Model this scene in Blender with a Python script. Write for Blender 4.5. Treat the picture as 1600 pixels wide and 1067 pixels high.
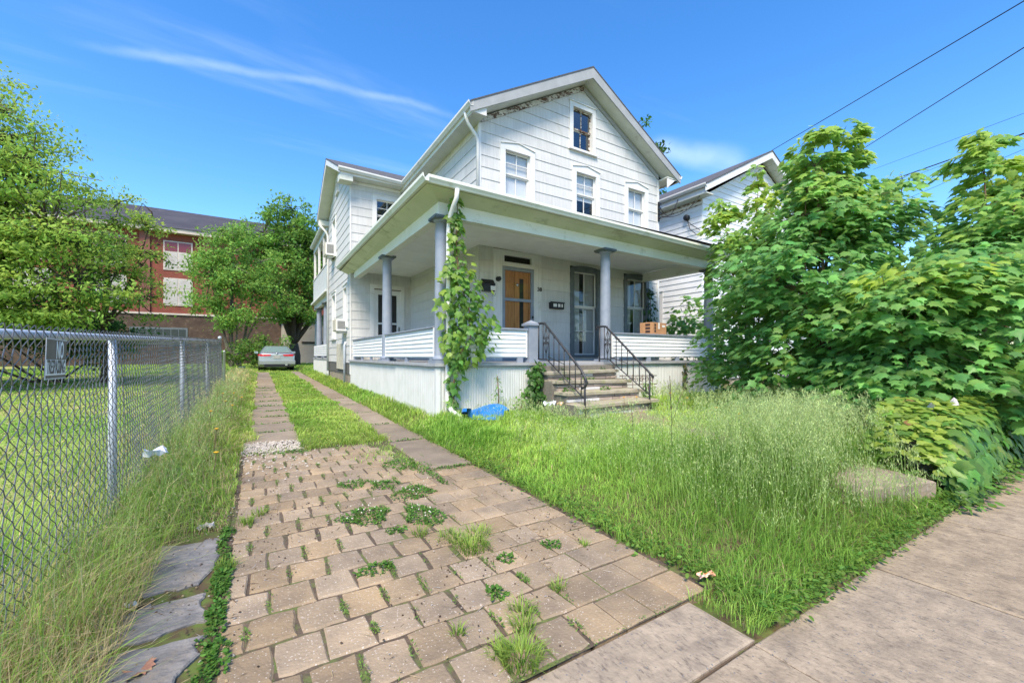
import bpy, bmesh, math, random
import numpy as np
from mathutils import Vector, Matrix, Euler
random.seed(7); rng = np.random.default_rng(11)
for o in list(bpy.data.objects): bpy.data.objects.remove(o, do_unlink=True)
scene = bpy.context.scene
COL = scene.collection
R = math.radians
# ---------------------------------------------------------------- camera
YAW = math.atan(395/644)
cd = bpy.data.cameras.new('camera'); cam = bpy.data.objects.new('camera', cd); COL.objects.link(cam)
cam.location = (0, 0, 1.2); cam.rotation_euler = (R(90), 0, -YAW)
cd.sensor_width = 36; cd.lens = 36*644/1600
cd.shift_y = (556-533.5)/1600
cd.clip_start = 0.05; cd.clip_end = 2000
scene.camera = cam
# ---------------------------------------------------------------- world, sun, exposure
SUN_EL, SUN_AZ = R(53), math.atan2(-0.62, -0.78)      # azimuth measured from +Y towards +X
w = bpy.data.worlds.new('World'); scene.world = w; w.use_nodes = True
nt = w.node_tree; nt.nodes.clear()
def N(t, **k):
    n = nt.nodes.new(t)
    for a, b in k.items(): setattr(n, a, b)
    return n
L = nt.links.new
sky = N('ShaderNodeTexSky', sky_type='NISHITA', sun_disc=False)
sky.sun_elevation = SUN_EL; sky.sun_rotation = SUN_AZ; sky.air_density = 1.0; sky.dust_density = 0.2; sky.ozone_density = 2.5
hsv = N('ShaderNodeHueSaturation'); hsv.inputs['Saturation'].default_value = 1.31; hsv.inputs['Hue'].default_value = .504; hsv.inputs['Value'].default_value = 1.06
L(sky.outputs[0], hsv.inputs['Color'])
geo = N('ShaderNodeTexCoord')
# thin cirrus: veil everywhere by noise on the sky dome plus one long contrail-like streak
sep = N('ShaderNodeSeparateXYZ'); L(geo.outputs['Generated'], sep.inputs[0])
mx = N('ShaderNodeMath', operation='MAXIMUM'); L(sep.outputs[2], mx.inputs[0]); mx.inputs[1].default_value = .06
dx = N('ShaderNodeMath', operation='DIVIDE'); L(sep.outputs[0], dx.inputs[0]); L(mx.outputs[0], dx.inputs[1])
dy = N('ShaderNodeMath', operation='DIVIDE'); L(sep.outputs[1], dy.inputs[0]); L(mx.outputs[0], dy.inputs[1])
cmb = N('ShaderNodeCombineXYZ'); L(dx.outputs[0], cmb.inputs[0]); L(dy.outputs[0], cmb.inputs[1])
mp = N('ShaderNodeMapping'); mp.inputs['Rotation'].default_value = (0, 0, R(28)); mp.inputs['Scale'].default_value = (.35, 1.5, 1); mp.inputs['Location'].default_value=(.3,1.15,0)
L(cmb.outputs[0], mp.inputs[0])
nz = N('ShaderNodeTexNoise'); nz.inputs['Scale'].default_value = .9; nz.inputs['Detail'].default_value = 7; nz.inputs['Roughness'].default_value = .55; nz.inputs['Distortion'].default_value = .5
L(mp.outputs[0], nz.inputs['Vector'])
rmp = N('ShaderNodeMapRange', interpolation_type='SMOOTHSTEP'); rmp.inputs[1].default_value = .52; rmp.inputs[2].default_value = .86; rmp.inputs[4].default_value = .28
L(nz.outputs[0], rmp.inputs[0])
# streak: distance from a great circle, with ragged width
def wd(u, v):
    k = (u-800)/644; s, c = math.sin(YAW), math.cos(YAW)
    return Vector((s+k*c, c-k*s, (556-v)/644)).normalized()
def vdot(vec):
    n = N('ShaderNodeVectorMath', operation='DOT_PRODUCT'); L(geo.outputs['Generated'], n.inputs[0]); n.inputs[1].default_value = vec; return n.outputs['Value']
nz2 = N('ShaderNodeTexNoise'); nz2.inputs['Scale'].default_value = 5; nz2.inputs['Detail'].default_value = 7; L(geo.outputs['Generated'], nz2.inputs['Vector'])
nz3 = N('ShaderNodeTexNoise'); nz3.inputs['Scale'].default_value = 11; nz3.inputs['Detail'].default_value = 9; L(geo.outputs['Generated'], nz3.inputs['Vector'])
def streak(A_, B_, width, amount):
    ncirc = A_.cross(B_).normalized(); mid = (A_+B_).normalized(); half = A_.angle(B_)/2
    a1 = N('ShaderNodeMath', operation='MULTIPLY_ADD'); L(nz2.outputs[0], a1.inputs[0]); a1.inputs[1].default_value = .05; L(vdot(ncirc), a1.inputs[2])
    a2 = N('ShaderNodeMath', operation='SUBTRACT'); L(a1.outputs[0], a2.inputs[0]); a2.inputs[1].default_value = .025
    a3 = N('ShaderNodeMath', operation='ABSOLUTE'); L(a2.outputs[0], a3.inputs[0])
    st = N('ShaderNodeMapRange', interpolation_type='SMOOTHSTEP'); st.inputs[1].default_value = width; st.inputs[2].default_value = .0; L(a3.outputs[0], st.inputs[0])
    en = N('ShaderNodeMapRange', interpolation_type='SMOOTHSTEP'); en.inputs[1].default_value = math.cos(half*1.1); en.inputs[2].default_value = math.cos(half*.5); L(vdot(mid), en.inputs[0])
    sm = N('ShaderNodeMath', operation='MULTIPLY'); L(st.outputs[0], sm.inputs[0]); L(en.outputs[0], sm.inputs[1])
    sm2 = N('ShaderNodeMath', operation='MULTIPLY'); L(sm.outputs[0], sm2.inputs[0]); L(nz3.outputs[0], sm2.inputs[1])
    sm3 = N('ShaderNodeMath', operation='MULTIPLY'); L(sm2.outputs[0], sm3.inputs[0]); sm3.inputs[1].default_value = amount; return sm3.outputs[0]
tot = N('ShaderNodeMath', operation='ADD', use_clamp=True); L(rmp.outputs[0], tot.inputs[0]); L(streak(wd(90, 55), wd(720, 182), .011, .19), tot.inputs[1])
tot2 = N('ShaderNodeMath', operation='ADD', use_clamp=True); L(tot.outputs[0], tot2.inputs[0]); L(streak(wd(1010, 232), wd(1170, 256), .034, .38), tot2.inputs[1]); tot = tot2
mixc = N('ShaderNodeMix', data_type='RGBA'); L(tot.outputs[0], mixc.inputs[0]); L(hsv.outputs[0], mixc.inputs[6]); mixc.inputs[7].default_value = (6.2, 6.6, 7.2, 1)
bg = N('ShaderNodeBackground'); bg.inputs['Strength'].default_value = .115
out = N('ShaderNodeOutputWorld'); L(mixc.outputs[2], bg.inputs['Color']); L(bg.outputs[0], out.inputs['Surface'])
sd = bpy.data.lights.new('sun', 'SUN'); sun = bpy.data.objects.new('sun', sd); COL.objects.link(sun)
sd.energy = 2.8; sd.angle = R(22); sd.color = (1, .87, .71)
sdir = Vector((math.sin(SUN_AZ)*math.cos(SUN_EL), math.cos(SUN_AZ)*math.cos(SUN_EL), math.sin(SUN_EL)))
sun.rotation_euler = sdir.to_track_quat('Z', 'Y').to_euler(); sun.location = (0, -5, 20)
vs = scene.view_settings; vs.view_transform = 'Standard'; vs.look = 'None'; vs.gamma = 1; vs.use_curve_mapping = False
vs.exposure = 1.45
scene.cycles.max_bounces = 6; scene.cycles.transparent_max_bounces = 12
scene.cycles.use_denoising = True

# ---------------------------------------------------------------- helpers: projection, materials, meshes
SY, CY = math.sin(YAW), math.cos(YAW)
def project(p):
    p = np.atleast_2d(p); x, y, z = p[:, 0], p[:, 1], p[:, 2]-1.2
    d = x*SY+y*CY; r = x*CY-y*SY; d = np.where(d < .05, 1e-3, d)
    return 800+644*r/d, 556-644*z/d, d
def sstep(a, b, x): t = np.clip((x-a)/(b-a), 0, 1); return t*t*(3-2*t)
_perm = rng.random((64, 64))
def vnoise(x, y, s=1.0):
    x = np.asarray(x)/s+100; y = np.asarray(y)/s+100
    xi = np.floor(x).astype(int); yi = np.floor(y).astype(int); fx = x-xi; fy = y-yi
    fx = fx*fx*(3-2*fx); fy = fy*fy*(3-2*fy)
    g = lambda i, j: _perm[i % 64, j % 64]
    return (g(xi, yi)*(1-fx)+g(xi+1, yi)*fx)*(1-fy)+(g(xi, yi+1)*(1-fx)+g(xi+1, yi+1)*fx)*fy

MATS = {}
def material(name, c1, c2=None, rough=.6, scale=4, detail=6, spec=.4, bump=0, bscale=30, stretch=(1,1,1), lo=.35, hi=.65, c3=None, c3lo=.6, c3hi=.7, c3scale=8, objvar=0, metal=0, coords='pos', stretch3=(1,1,1), speck=None):
    m = bpy.data.materials.new(name); m.use_nodes = True; t = m.node_tree; b = t.nodes['Principled BSDF']
    b.inputs['Roughness'].default_value = rough; b.inputs['Specular IOR Level'].default_value = spec; b.inputs['Metallic'].default_value = metal
    n = lambda k: t.nodes.new(k); l = t.links.new
    g = n('ShaderNodeNewGeometry'); src = g.outputs['Position']
    if coords == 'obj': src = n('ShaderNodeTexCoord').outputs['Object']
    def mapped(st):
        mpn = n('ShaderNodeMapping'); mpn.inputs['Scale'].default_value = st; l(src, mpn.inputs[0]); return mpn.outputs[0]
    base = None
    if c2 is None:
        rgb = n('ShaderNodeRGB'); rgb.outputs[0].default_value = (*c1, 1); base = rgb.outputs[0]
    else:
        z = n('ShaderNodeTexNoise'); z.inputs['Scale'].default_value = scale; z.inputs['Detail'].default_value = detail; z.inputs['Roughness'].default_value = .62
        l(mapped(stretch), z.inputs['Vector'])
        mr = n('ShaderNodeMapRange'); mr.inputs[1].default_value = lo; mr.inputs[2].default_value = hi; l(z.outputs[0], mr.inputs[0])
        mixn = n('ShaderNodeMix'); mixn.data_type = 'RGBA'; l(mr.outputs[0], mixn.inputs[0]); mixn.inputs[6].default_value = (*c1, 1); mixn.inputs[7].default_value = (*c2, 1)
        base = mixn.outputs[2]
    if c3 is not None:
        z = n('ShaderNodeTexNoise'); z.inputs['Scale'].default_value = c3scale; z.inputs['Detail'].default_value = 8; z.inputs['Roughness'].default_value = .7
        l(mapped(stretch3), z.inputs['Vector'])
        mr = n('ShaderNodeMapRange'); mr.inputs[1].default_value = c3lo; mr.inputs[2].default_value = c3hi; l(z.outputs[0], mr.inputs[0])
        mixn = n('ShaderNodeMix'); mixn.data_type = 'RGBA'; l(mr.outputs[0], mixn.inputs[0]); l(base, mixn.inputs[6]); mixn.inputs[7].default_value = (*c3, 1)
        base = mixn.outputs[2]
    if speck:   # SPECK: scattered aggregate grains
        vo = n('ShaderNodeTexVoronoi'); vo.inputs['Scale'].default_value = speck[1]; l(src, vo.inputs['Vector'])
        lt = n('ShaderNodeMath'); lt.operation = 'LESS_THAN'; lt.inputs[1].default_value = speck[2]; l(vo.outputs['Distance'], lt.inputs[0])
        rr = n('ShaderNodeSeparateColor'); l(vo.outputs['Color'], rr.inputs[0]); g2 = n('ShaderNodeMath'); g2.operation = 'GREATER_THAN'; g2.inputs[1].default_value = speck[3]; l(rr.outputs[0], g2.inputs[0])
        mm = n('ShaderNodeMath'); mm.operation = 'MULTIPLY'; l(lt.outputs[0], mm.inputs[0]); l(g2.outputs[0], mm.inputs[1])
        mixn = n('ShaderNodeMix'); mixn.data_type = 'RGBA'; l(mm.outputs[0], mixn.inputs[0]); l(base, mixn.inputs[6]); mixn.inputs[7].default_value = (*speck[0], 1); base = mixn.outputs[2]
    if objvar:
        oi = n('ShaderNodeObjectInfo'); mr = n('ShaderNodeMapRange'); mr.inputs[3].default_value = 1-objvar; mr.inputs[4].default_value = 1+objvar; l(oi.outputs['Random'], mr.inputs[0])
        h = n('ShaderNodeHueSaturation'); l(mr.outputs[0], h.inputs['Value']); l(base, h.inputs['Color']); base = h.outputs[0]
        mr2 = n('ShaderNodeMapRange'); mr2.inputs[3].default_value = 1.12; mr2.inputs[4].default_value = .9; 
        fr = n('ShaderNodeMath'); fr.operation = 'FRACT'; mu = n('ShaderNodeMath'); mu.operation = 'MULTIPLY'; mu.inputs[1].default_value = 7.31; l(oi.outputs['Random'], mu.inputs[0]); l(mu.outputs[0], fr.inputs[0]); l(fr.outputs[0], mr2.inputs[0])
        l(mr2.outputs[0], h.inputs['Saturation'])
    l(base, b.inputs['Base Color'])
    if bump:
        z = n('ShaderNodeTexNoise'); z.inputs['Scale'].default_value = bscale; z.inputs['Detail'].default_value = 6; l(mapped(stretch), z.inputs['Vector'])
        bp = n('ShaderNodeBump'); bp.inputs['Strength'].default_value = bump; bp.inputs['Distance'].default_value = .02; l(z.outputs[0], bp.inputs['Height']); l(bp.outputs[0], b.inputs['Normal'])
    MATS[name] = m; return m
def leaf_material(name, rough=.45, trans=.35, spec=.35, veins=False):
    m = bpy.data.materials.new(name); m.use_nodes = True; t = m.node_tree; b = t.nodes['Principled BSDF']; l = t.links.new
    at = t.nodes.new('ShaderNodeAttribute'); at.attribute_name = 'col'
    z = t.nodes.new('ShaderNodeTexNoise'); z.inputs['Scale'].default_value = 18
    g = t.nodes.new('ShaderNodeNewGeometry'); l(g.outputs['Position'], z.inputs['Vector'])
    mr = t.nodes.new('ShaderNodeMapRange'); mr.inputs[3].default_value = .75; mr.inputs[4].default_value = 1.25; l(z.outputs[0], mr.inputs[0])
    h = t.nodes.new('ShaderNodeHueSaturation'); l(at.outputs['Color'], h.inputs['Color']); l(mr.outputs[0], h.inputs['Value'])
    l(h.outputs[0], b.inputs['Base Color']); b.inputs['Roughness'].default_value = rough; b.inputs['Specular IOR Level'].default_value = spec
    tr = t.nodes.new('ShaderNodeBsdfTranslucent'); h2 = t.nodes.new('ShaderNodeHueSaturation'); h2.inputs['Value'].default_value = 1.35; h2.inputs['Hue'].default_value = .485
    l(h.outputs[0], h2.inputs['Color']); l(h2.outputs[0], tr.inputs['Color'])
    mxs = t.nodes.new('ShaderNodeMixShader'); mxs.inputs[0].default_value = trans; l(b.outputs[0], mxs.inputs[1]); l(tr.outputs[0], mxs.inputs[2])
    l(mxs.outputs[0], t.nodes['Material Output'].inputs['Surface'])
    MATS[name] = m; return m
def glass_material(name, tint=(.8,.85,.85), gl=.22):
    m = bpy.data.materials.new(name); m.use_nodes = True; t = m.node_tree; l = t.links.new
    t.nodes.remove(t.nodes['Principled BSDF'])
    tr = t.nodes.new('ShaderNodeBsdfTransparent'); tr.inputs[0].default_value = (*tint, 1)
    g = t.nodes.new('ShaderNodeBsdfGlossy'); g.inputs['Roughness'].default_value = .03; g.inputs['Color'].default_value = (.9, .93, .95, 1)
    f = t.nodes.new('ShaderNodeLayerWeight'); f.inputs['Blend'].default_value = .35
    mr = t.nodes.new('ShaderNodeMapRange'); mr.inputs[3].default_value = gl*.5; mr.inputs[4].default_value = gl*2.2; l(f.outputs['Facing'], mr.inputs[0])
    mxs = t.nodes.new('ShaderNodeMixShader'); l(mr.outputs[0], mxs.inputs[0]); l(tr.outputs[0], mxs.inputs[1]); l(g.outputs[0], mxs.inputs[2])
    l(mxs.outputs[0], t.nodes['Material Output'].inputs['Surface']); MATS[name] = m; return m

# plain materials ------------------------------------------------------------
material('siding', (.56,.56,.545), (.49,.49,.475), .6, scale=2.2, spec=.25, bump=.25, bscale=6, stretch=(9,9,.7), c3=(.42,.42,.36), c3lo=.58, c3hi=.80, c3scale=1.6, stretch3=(2,2,.5), objvar=.05)
material('wall_backing', (.10,.10,.09), rough=.9)
material('white_trim', (.66,.66,.645), (.60,.60,.58), .5, scale=3, c3=(.42,.42,.36), c3lo=.62, c3hi=.8, c3scale=3)
material('soffit_paint', (.60,.62,.56), (.52,.54,.48), .6, scale=3, c3=(.25,.26,.19), c3lo=.62, c3hi=.82, c3scale=2)
material('porch_trim', (.72,.725,.665), (.65,.66,.59), .55, scale=2, c3=(.32,.34,.20), c3lo=.58, c3hi=.8, c3scale=3)
material('ceiling_boards', (.80,.80,.75), (.72,.72,.67), .7, scale=3, c3=(.22,.21,.18), c3lo=.66, c3hi=.74, c3scale=2.2, stretch3=(1,2.5,1))
material('peeling_paint', (.62,.60,.55), (.45,.43,.38), .8, scale=6, c3=(.10,.055,.035), c3lo=.47, c3hi=.54, c3scale=9, stretch3=(1,1,1.6), bump=.5, bscale=20)
material('grey_paint', (.20,.235,.29), (.25,.28,.33), .5, scale=5, c3=(.38,.38,.40), c3lo=.66, c3hi=.76, c3scale=7)
material('dark_grey_paint', (.085,.105,.115), (.13,.15,.16), .55, scale=6)
material('aluminium_board', (.74,.76,.77), (.68,.70,.70), .42, scale=3, spec=.5)
material('skirting_vinyl', (.57,.58,.56), (.50,.515,.485), .5, scale=2.5, c3=(.36,.40,.31), c3lo=.58, c3hi=.8, c3scale=2.2, stretch3=(2,2,.5))
material('deck_paint', (.36,.37,.38), (.28,.29,.30), .7, scale=5)
material('black_gap', (.018,.017,.015), rough=.9)
material('roof_shingle', (.115,.118,.128), (.04,.041,.048), .9, scale=12, bump=.6, bscale=20, stretch=(1.2,1.2,6), c3=(.13,.13,.14), c3lo=.6, c3hi=.72, c3scale=14)
material('slate_roof', (.06,.055,.06), (.035,.03,.035), .7, scale=.8, stretch=(.5,1,3), c3=(.11,.10,.11), c3lo=.6, c3hi=.7, c3scale=1.2)
material('wood_door', (.56,.25,.085), (.36,.14,.045), .38, scale=3, stretch=(5,5,.9), lo=.3, hi=.7, spec=.5, c3=(.55,.33,.16), c3lo=.64, c3hi=.7, c3scale=3, stretch3=(2,2,.6))
material('black_iron', (.022,.023,.026), (.04,.04,.045), .45, scale=20)
material('rusty_iron', (.10,.05,.03), (.20,.17,.15), .7, scale=25)
material('cardboard', (.46,.25,.12), (.40,.21,.10), .8, scale=5)
material('dark_print', (.05,.03,.025), rough=.7)
material('white_label', (.72,.70,.66), rough=.6)
material('black_plastic', (.015,.015,.017), rough=.4)
material('curtain', (.42,.44,.45), (.34,.36,.37), .9, scale=5, stretch=(8,8,.5))
material('blind', (.60,.62,.65), (.54,.56,.59), .8, scale=3)
material('ac_case', (.68,.69,.67), (.58,.59,.56), .5, scale=4)
material('step_stone', (.36,.33,.25), (.27,.24,.18), .85, scale=7, bump=.4, bscale=22, c3=(.26,.27,.12), c3lo=.52, c3hi=.66, c3scale=4, objvar=.1)
material('veneer_stone', (.42,.34,.28), (.32,.26,.22), .85, scale=9, bump=.4, bscale=28, objvar=.3)
material('pale_stone', (.62,.61,.60), (.52,.51,.50), .8, scale=9)
material('mortar', (.20,.18,.15), (.13,.12,.10), .95, scale=20)
material('paver', (.315,.238,.15), (.195,.15,.102), .85, scale=3.5, bump=.3, bscale=70, c3=(.44,.38,.32), c3lo=.60, c3hi=.66, c3scale=60, objvar=.16, speck=((.42,.38,.32), 80, .22, .72))
material('strip_concrete', (.255,.205,.145), (.18,.145,.105), .9, scale=3, bump=.4, bscale=45, c3=(.34,.29,.25), c3lo=.6, c3hi=.68, c3scale=38, objvar=.12)
material('sidewalk_concrete', (.335,.268,.188), (.205,.163,.117), .9, scale=8, detail=14, bump=.35, bscale=45, stretch=(1.1,.9,1), lo=.36, hi=.66, c3=(.095,.078,.06), c3lo=.53, c3hi=.70, c3scale=40, stretch3=(1.3,.5,1), speck=((.15,.145,.14), 60, .25, .84), objvar=.05)
material('slate_stone', (.27,.255,.235), (.15,.145,.138), .75, scale=7, bump=.8, bscale=22, stretch=(1,1.35,1), c3=(.24,.20,.15), c3lo=.54, c3hi=.7, c3scale=5)
material('soil', (.115,.085,.058), (.07,.052,.036), .95, scale=9, bump=.6, bscale=40, c3=(.10,.13,.035), c3lo=.5, c3hi=.6, c3scale=3.5)
material('gravel_stone', (.56,.52,.46), (.40,.36,.31), .9, scale=20, objvar=.2)
material('galvanised', (.50,.54,.60), (.40,.44,.50), .45, scale=14, spec=.6, metal=.15)
material('wire_steel', (.13,.135,.14), (.20,.205,.215), .5, scale=25, spec=.6, metal=.4)
material('brick_red', (.21,.075,.055), (.16,.055,.042), .9, scale=2, objvar=.05)
material('brick_brown', (.085,.055,.038), (.05,.032,.024), .9, scale=2.5, c3=(.15,.11,.08), c3lo=.55, c3hi=.7, c3scale=3)
material('stone_trim', (.50,.44,.38), (.40,.35,.30), .8, scale=2)
material('boarded_window', (.44,.42,.39), (.33,.30,.28), .8, scale=1.4)
material('red_pane', (.16,.03,.035), rough=.2)
material('beige_wall', (.42,.37,.30), (.36,.31,.25), .85, scale=1.5)
material('bark', (.105,.08,.06), (.055,.042,.033), .95, scale=8, stretch=(3,3,.6), bump=.8, bscale=14)
material('grey_bark', (.20,.17,.13), (.12,.10,.08), .9, scale=9, stretch=(3,3,.6), bump=.5, bscale=16)
material('twig', (.15,.09,.05), (.10,.06,.035), .85, scale=10)
material('wire_black', (.015,.015,.017), rough=.6)
material('blue_plastic', (.03,.22,.62), (.02,.17,.52), .35, scale=6)
material('blue_grey_plastic', (.08,.16,.28), rough=.5)
material('litter_white', (.75,.77,.80), (.55,.60,.70), .6, scale=30)
material('litter_orange', (.75,.18,.04), (.72,.60,.50), .6, scale=28)
material('dead_leaf', (.38,.20,.13), (.28,.14,.09), .8, scale=20)
material('dandelion', (.80,.42,.02), rough=.7)
material('clover_flower', (.75,.74,.66), rough=.7)
material('pale_rock', (.55,.52,.50), (.40,.37,.36), .9, scale=10, bump=.5)
material('car_paint', (.42,.46,.49), rough=.28, spec=.6, metal=.65)
material('tyre', (.012,.012,.013), rough=.8)
material('rim', (.35,.36,.38), rough=.35, metal=.8)
material('tail_light', (.55,.012,.02), rough=.2, spec=.6)
material('plate', (.40,.40,.36), (.30,.31,.30), .5, scale=20)
material('chrome', (.6,.62,.64), rough=.2, metal=.9)
material('car_glass', (.14,.20,.20), rough=.06, spec=.9)
material('basement_glass', (.035,.045,.042), rough=.45, spec=.3)
material('sign_dark', (.07,.068,.066), (.13,.125,.12), .5, scale=9)
material('sign_white', (.86,.90,.91), (.78,.83,.84), .5, scale=12)
material('vent_panel', (.55,.52,.42), (.42,.39,.31), .7, scale=5)
material('foundation', (.33,.28,.21), (.22,.19,.15), .9, scale=5)
material('rake_grey', (.33,.34,.345), (.28,.29,.29), .5, scale=3)  # front rake boards and right frieze: a grey darker than the white trim
leaf_material('leaf', rough=.42, trans=.5); leaf_material('grass_blade', rough=.55, trans=.4, spec=.25); leaf_material('far_leaf', rough=.6, trans=.45, spec=.2)
glass_material('glass', (.9,.92,.92), .09); glass_material('dark_glass', (.55,.6,.6), .16); glass_material('glass_clear', (.92,.93,.93), .07)
material('soffit_green', (.60,.63,.50), (.52,.56,.42), .6, scale=2, c3=(.20,.22,.12), c3lo=.56, c3hi=.8, c3scale=2.5)

# ---------------------------------------------------------------- object helpers
WL = {}
def finish(o, parent=None, label=None, cat=None, group=None, kind=None):
    COL.objects.link(o)
    if parent is not None: o.parent = parent
    if label: o['label'] = label
    if cat: o['category'] = cat
    if group: o['group'] = group
    if kind: o['kind'] = kind
    return o
def thing(name, loc, label, cat, group=None, kind=None):
    o = bpy.data.objects.new(name, None); o.empty_display_size = .2; o.location = loc
    WL[o.name] = Vector(loc); return finish(o, None, label, cat, group, kind)
def base_of(o):
    while o is not None and o.parent is not None: o = o.parent
    return Vector((0,0,0)) if o is None else o.location.copy()
class MB:
    def __init__(s): s.v = []; s.f = []; s.m = []; s.sm = []
    def add(s, vs, fs, mi=0, smooth=False):
        b = len(s.v); s.v += [tuple(p) for p in vs]; s.f += [tuple(i+b for i in f) for f in fs]; s.m += [mi]*len(fs); s.sm += [smooth]*len(fs); return s
    def box(s, x0, x1, y0, y1, z0, z1, mi=0):
        return s.add([(x0,y0,z0),(x1,y0,z0),(x1,y1,z0),(x0,y1,z0),(x0,y0,z1),(x1,y0,z1),(x1,y1,z1),(x0,y1,z1)],
                     [(3,2,1,0),(4,5,6,7),(0,1,5,4),(1,2,6,5),(2,3,7,6),(3,0,4,7)], mi)
    def obox(s, O, U, V, W, mi=0):        # oriented box from corner O and three edge vectors
        O, U, V, W = map(Vector, (O, U, V, W))
        vs = [O, O+U, O+U+V, O+V, O+W, O+U+W, O+U+V+W, O+V+W]
        return s.add(vs, [(3,2,1,0),(4,5,6,7),(0,1,5,4),(1,2,6,5),(2,3,7,6),(3,0,4,7)], mi)
    def prism(s, poly, d, mi=0, smooth=False):   # poly: list of 3D points, d: extrusion vector
        n = len(poly); d = Vector(d); vs = [Vector(p) for p in poly]; vs += [p+d for p in vs]
        return s.add(vs, [tuple(range(n))[::-1], tuple(range(n, 2*n))]+[(i, (i+1) % n, (i+1) % n+n, i+n) for i in range(n)], mi, smooth)
    def tube(s, pts, r, n=6, mi=0, caps=True):
        pts = [Vector(p) for p in pts]; rs = r if hasattr(r, '__len__') else [r]*len(pts); b = []
        up0 = None
        for i, p in enumerate(pts):
            d = (pts[min(i+1, len(pts)-1)]-pts[max(i-1, 0)])
            d = d.normalized() if d.length > 1e-9 else Vector((0,0,1))
            if up0 is None: up0 = Vector((1,0,0)) if abs(d.x) < .8 else Vector((0,1,0))
            a = d.cross(up0).normalized(); c = a.cross(d).normalized(); up0 = c
            b += [p+(a*math.cos(2*math.pi*k/n)+c*math.sin(2*math.pi*k/n))*rs[i] for k in range(n)]
        fs = [(i*n+k, i*n+(k+1) % n, (i+1)*n+(k+1) % n, (i+1)*n+k) for i in range(len(pts)-1) for k in range(n)]
        if caps and n > 2: fs += [tuple(range(n))[::-1], tuple(range((len(pts)-1)*n, len(pts)*n))]
        return s.add(b, fs, mi, n > 4)
    def lathe(s, prof, c, n=20, mi=0, axis='z'):
        vs = []; c = Vector(c)
        for r, z in prof:
            for k in range(n):
                a = 2*math.pi*k/n
                q = Vector((r*math.cos(a), r*math.sin(a), z)) if axis == 'z' else Vector((z, r*math.cos(a), r*math.sin(a)))
                vs.append(c+q)
        m = len(prof)
        fs = [(i*n+k, i*n+(k+1) % n, (i+1)*n+(k+1) % n, (i+1)*n+k) for i in range(m-1) for k in range(n)]
        fs += [tuple(range(n))[::-1], tuple(range((m-1)*n, m*n))]
        return s.add(vs, fs, mi, True)
    def mesh(s, name, mats, off=Vector((0,0,0))):
        me = bpy.data.meshes.new(name)
        me.from_pydata([(p[0]-off.x, p[1]-off.y, p[2]-off.z) for p in s.v], [], s.f)
        for m in (mats if isinstance(mats, (list, tuple)) else [mats]): me.materials.append(MATS[m])
        me.polygons.foreach_set('material_index', s.m); me.polygons.foreach_set('use_smooth', s.sm)
        me.update(); return me
    def build(s, name, mats, parent=None, **k):
        me = s.mesh(name, mats, base_of(parent)); o = bpy.data.objects.new(name, me)
        return finish(o, parent, **k)
    def top(s, name, mats, label, cat, group=None, kind=None, loc=None):     # a thing that is a single mesh, origin at its base
        a = np.array(s.v); l = Vector(loc) if loc else Vector(((a[:,0].min()+a[:,0].max())/2, (a[:,1].min()+a[:,1].max())/2, a[:,2].min()))
        o = bpy.data.objects.new(name, s.mesh(name, mats, l)); o.location = l
        return finish(o, None, label, cat, group, kind)
def np_mesh(name, V, T, mat, cols=None, smooth=False):
    me = bpy.data.meshes.new(name); V = np.ascontiguousarray(V, np.float32); T = np.ascontiguousarray(T, np.int32)
    me.vertices.add(len(V)); me.vertices.foreach_set('co', V.ravel())
    me.loops.add(T.size); me.loops.foreach_set('vertex_index', T.ravel())
    me.polygons.add(len(T)); me.polygons.foreach_set('loop_start', np.arange(0, T.size, 3, dtype=np.int32))
    me.update(calc_edges=True)
    if cols is not None:
        a = me.color_attributes.new('col', 'FLOAT_COLOR', 'POINT')
        c = np.ones((len(V), 4), np.float32); c[:, :3] = cols; a.data.foreach_set('color', c.ravel())
    me.materials.append(MATS[mat]); me.validate(); return me
# ---------------------------------------------------------------- terrain height
def drive_z(y): return .011*np.clip(y, 0, 27)
def ground_z(x, y):
    x = np.asarray(x, float); y = np.asarray(y, float)
    z = drive_z(y)+.0025*np.clip(y-27, 0, 30)
    z = z+.13*sstep(2.0, 2.45, x)*sstep(.98, 1.5, y)*(1-.4*sstep(9, 14, x))
    sh = .45*(1-sstep(3.0, 3.8, y))
    z = z+.05*(1-sstep(-.75, -.25, x+sh))*sstep(1.0, 2.0, y)*sstep(-30,-2,x)
    z = z+.025*(vnoise(x, y, .8)-.5)*np.clip((np.abs(x-.9)-1.1)*3, 0, 1)
    return z
# ================================================================ GROUND, PAVING
def axis(a, b, dense0, dense1, step, grow):
    xs = list(np.arange(dense0, dense1+1e-6, step)); s = step
    x = dense1
    while x < b: s *= grow; x += s; xs.append(x)
    s = step; x = dense0; lo = []
    while x > a: s *= grow; x -= s; lo.append(x)
    return np.array(lo[::-1]+xs)
gx = axis(-400, 400, -3, 11, .2, 1.22); gy = axis(-60, 600, -1, 26, .2, 1.22)
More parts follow.
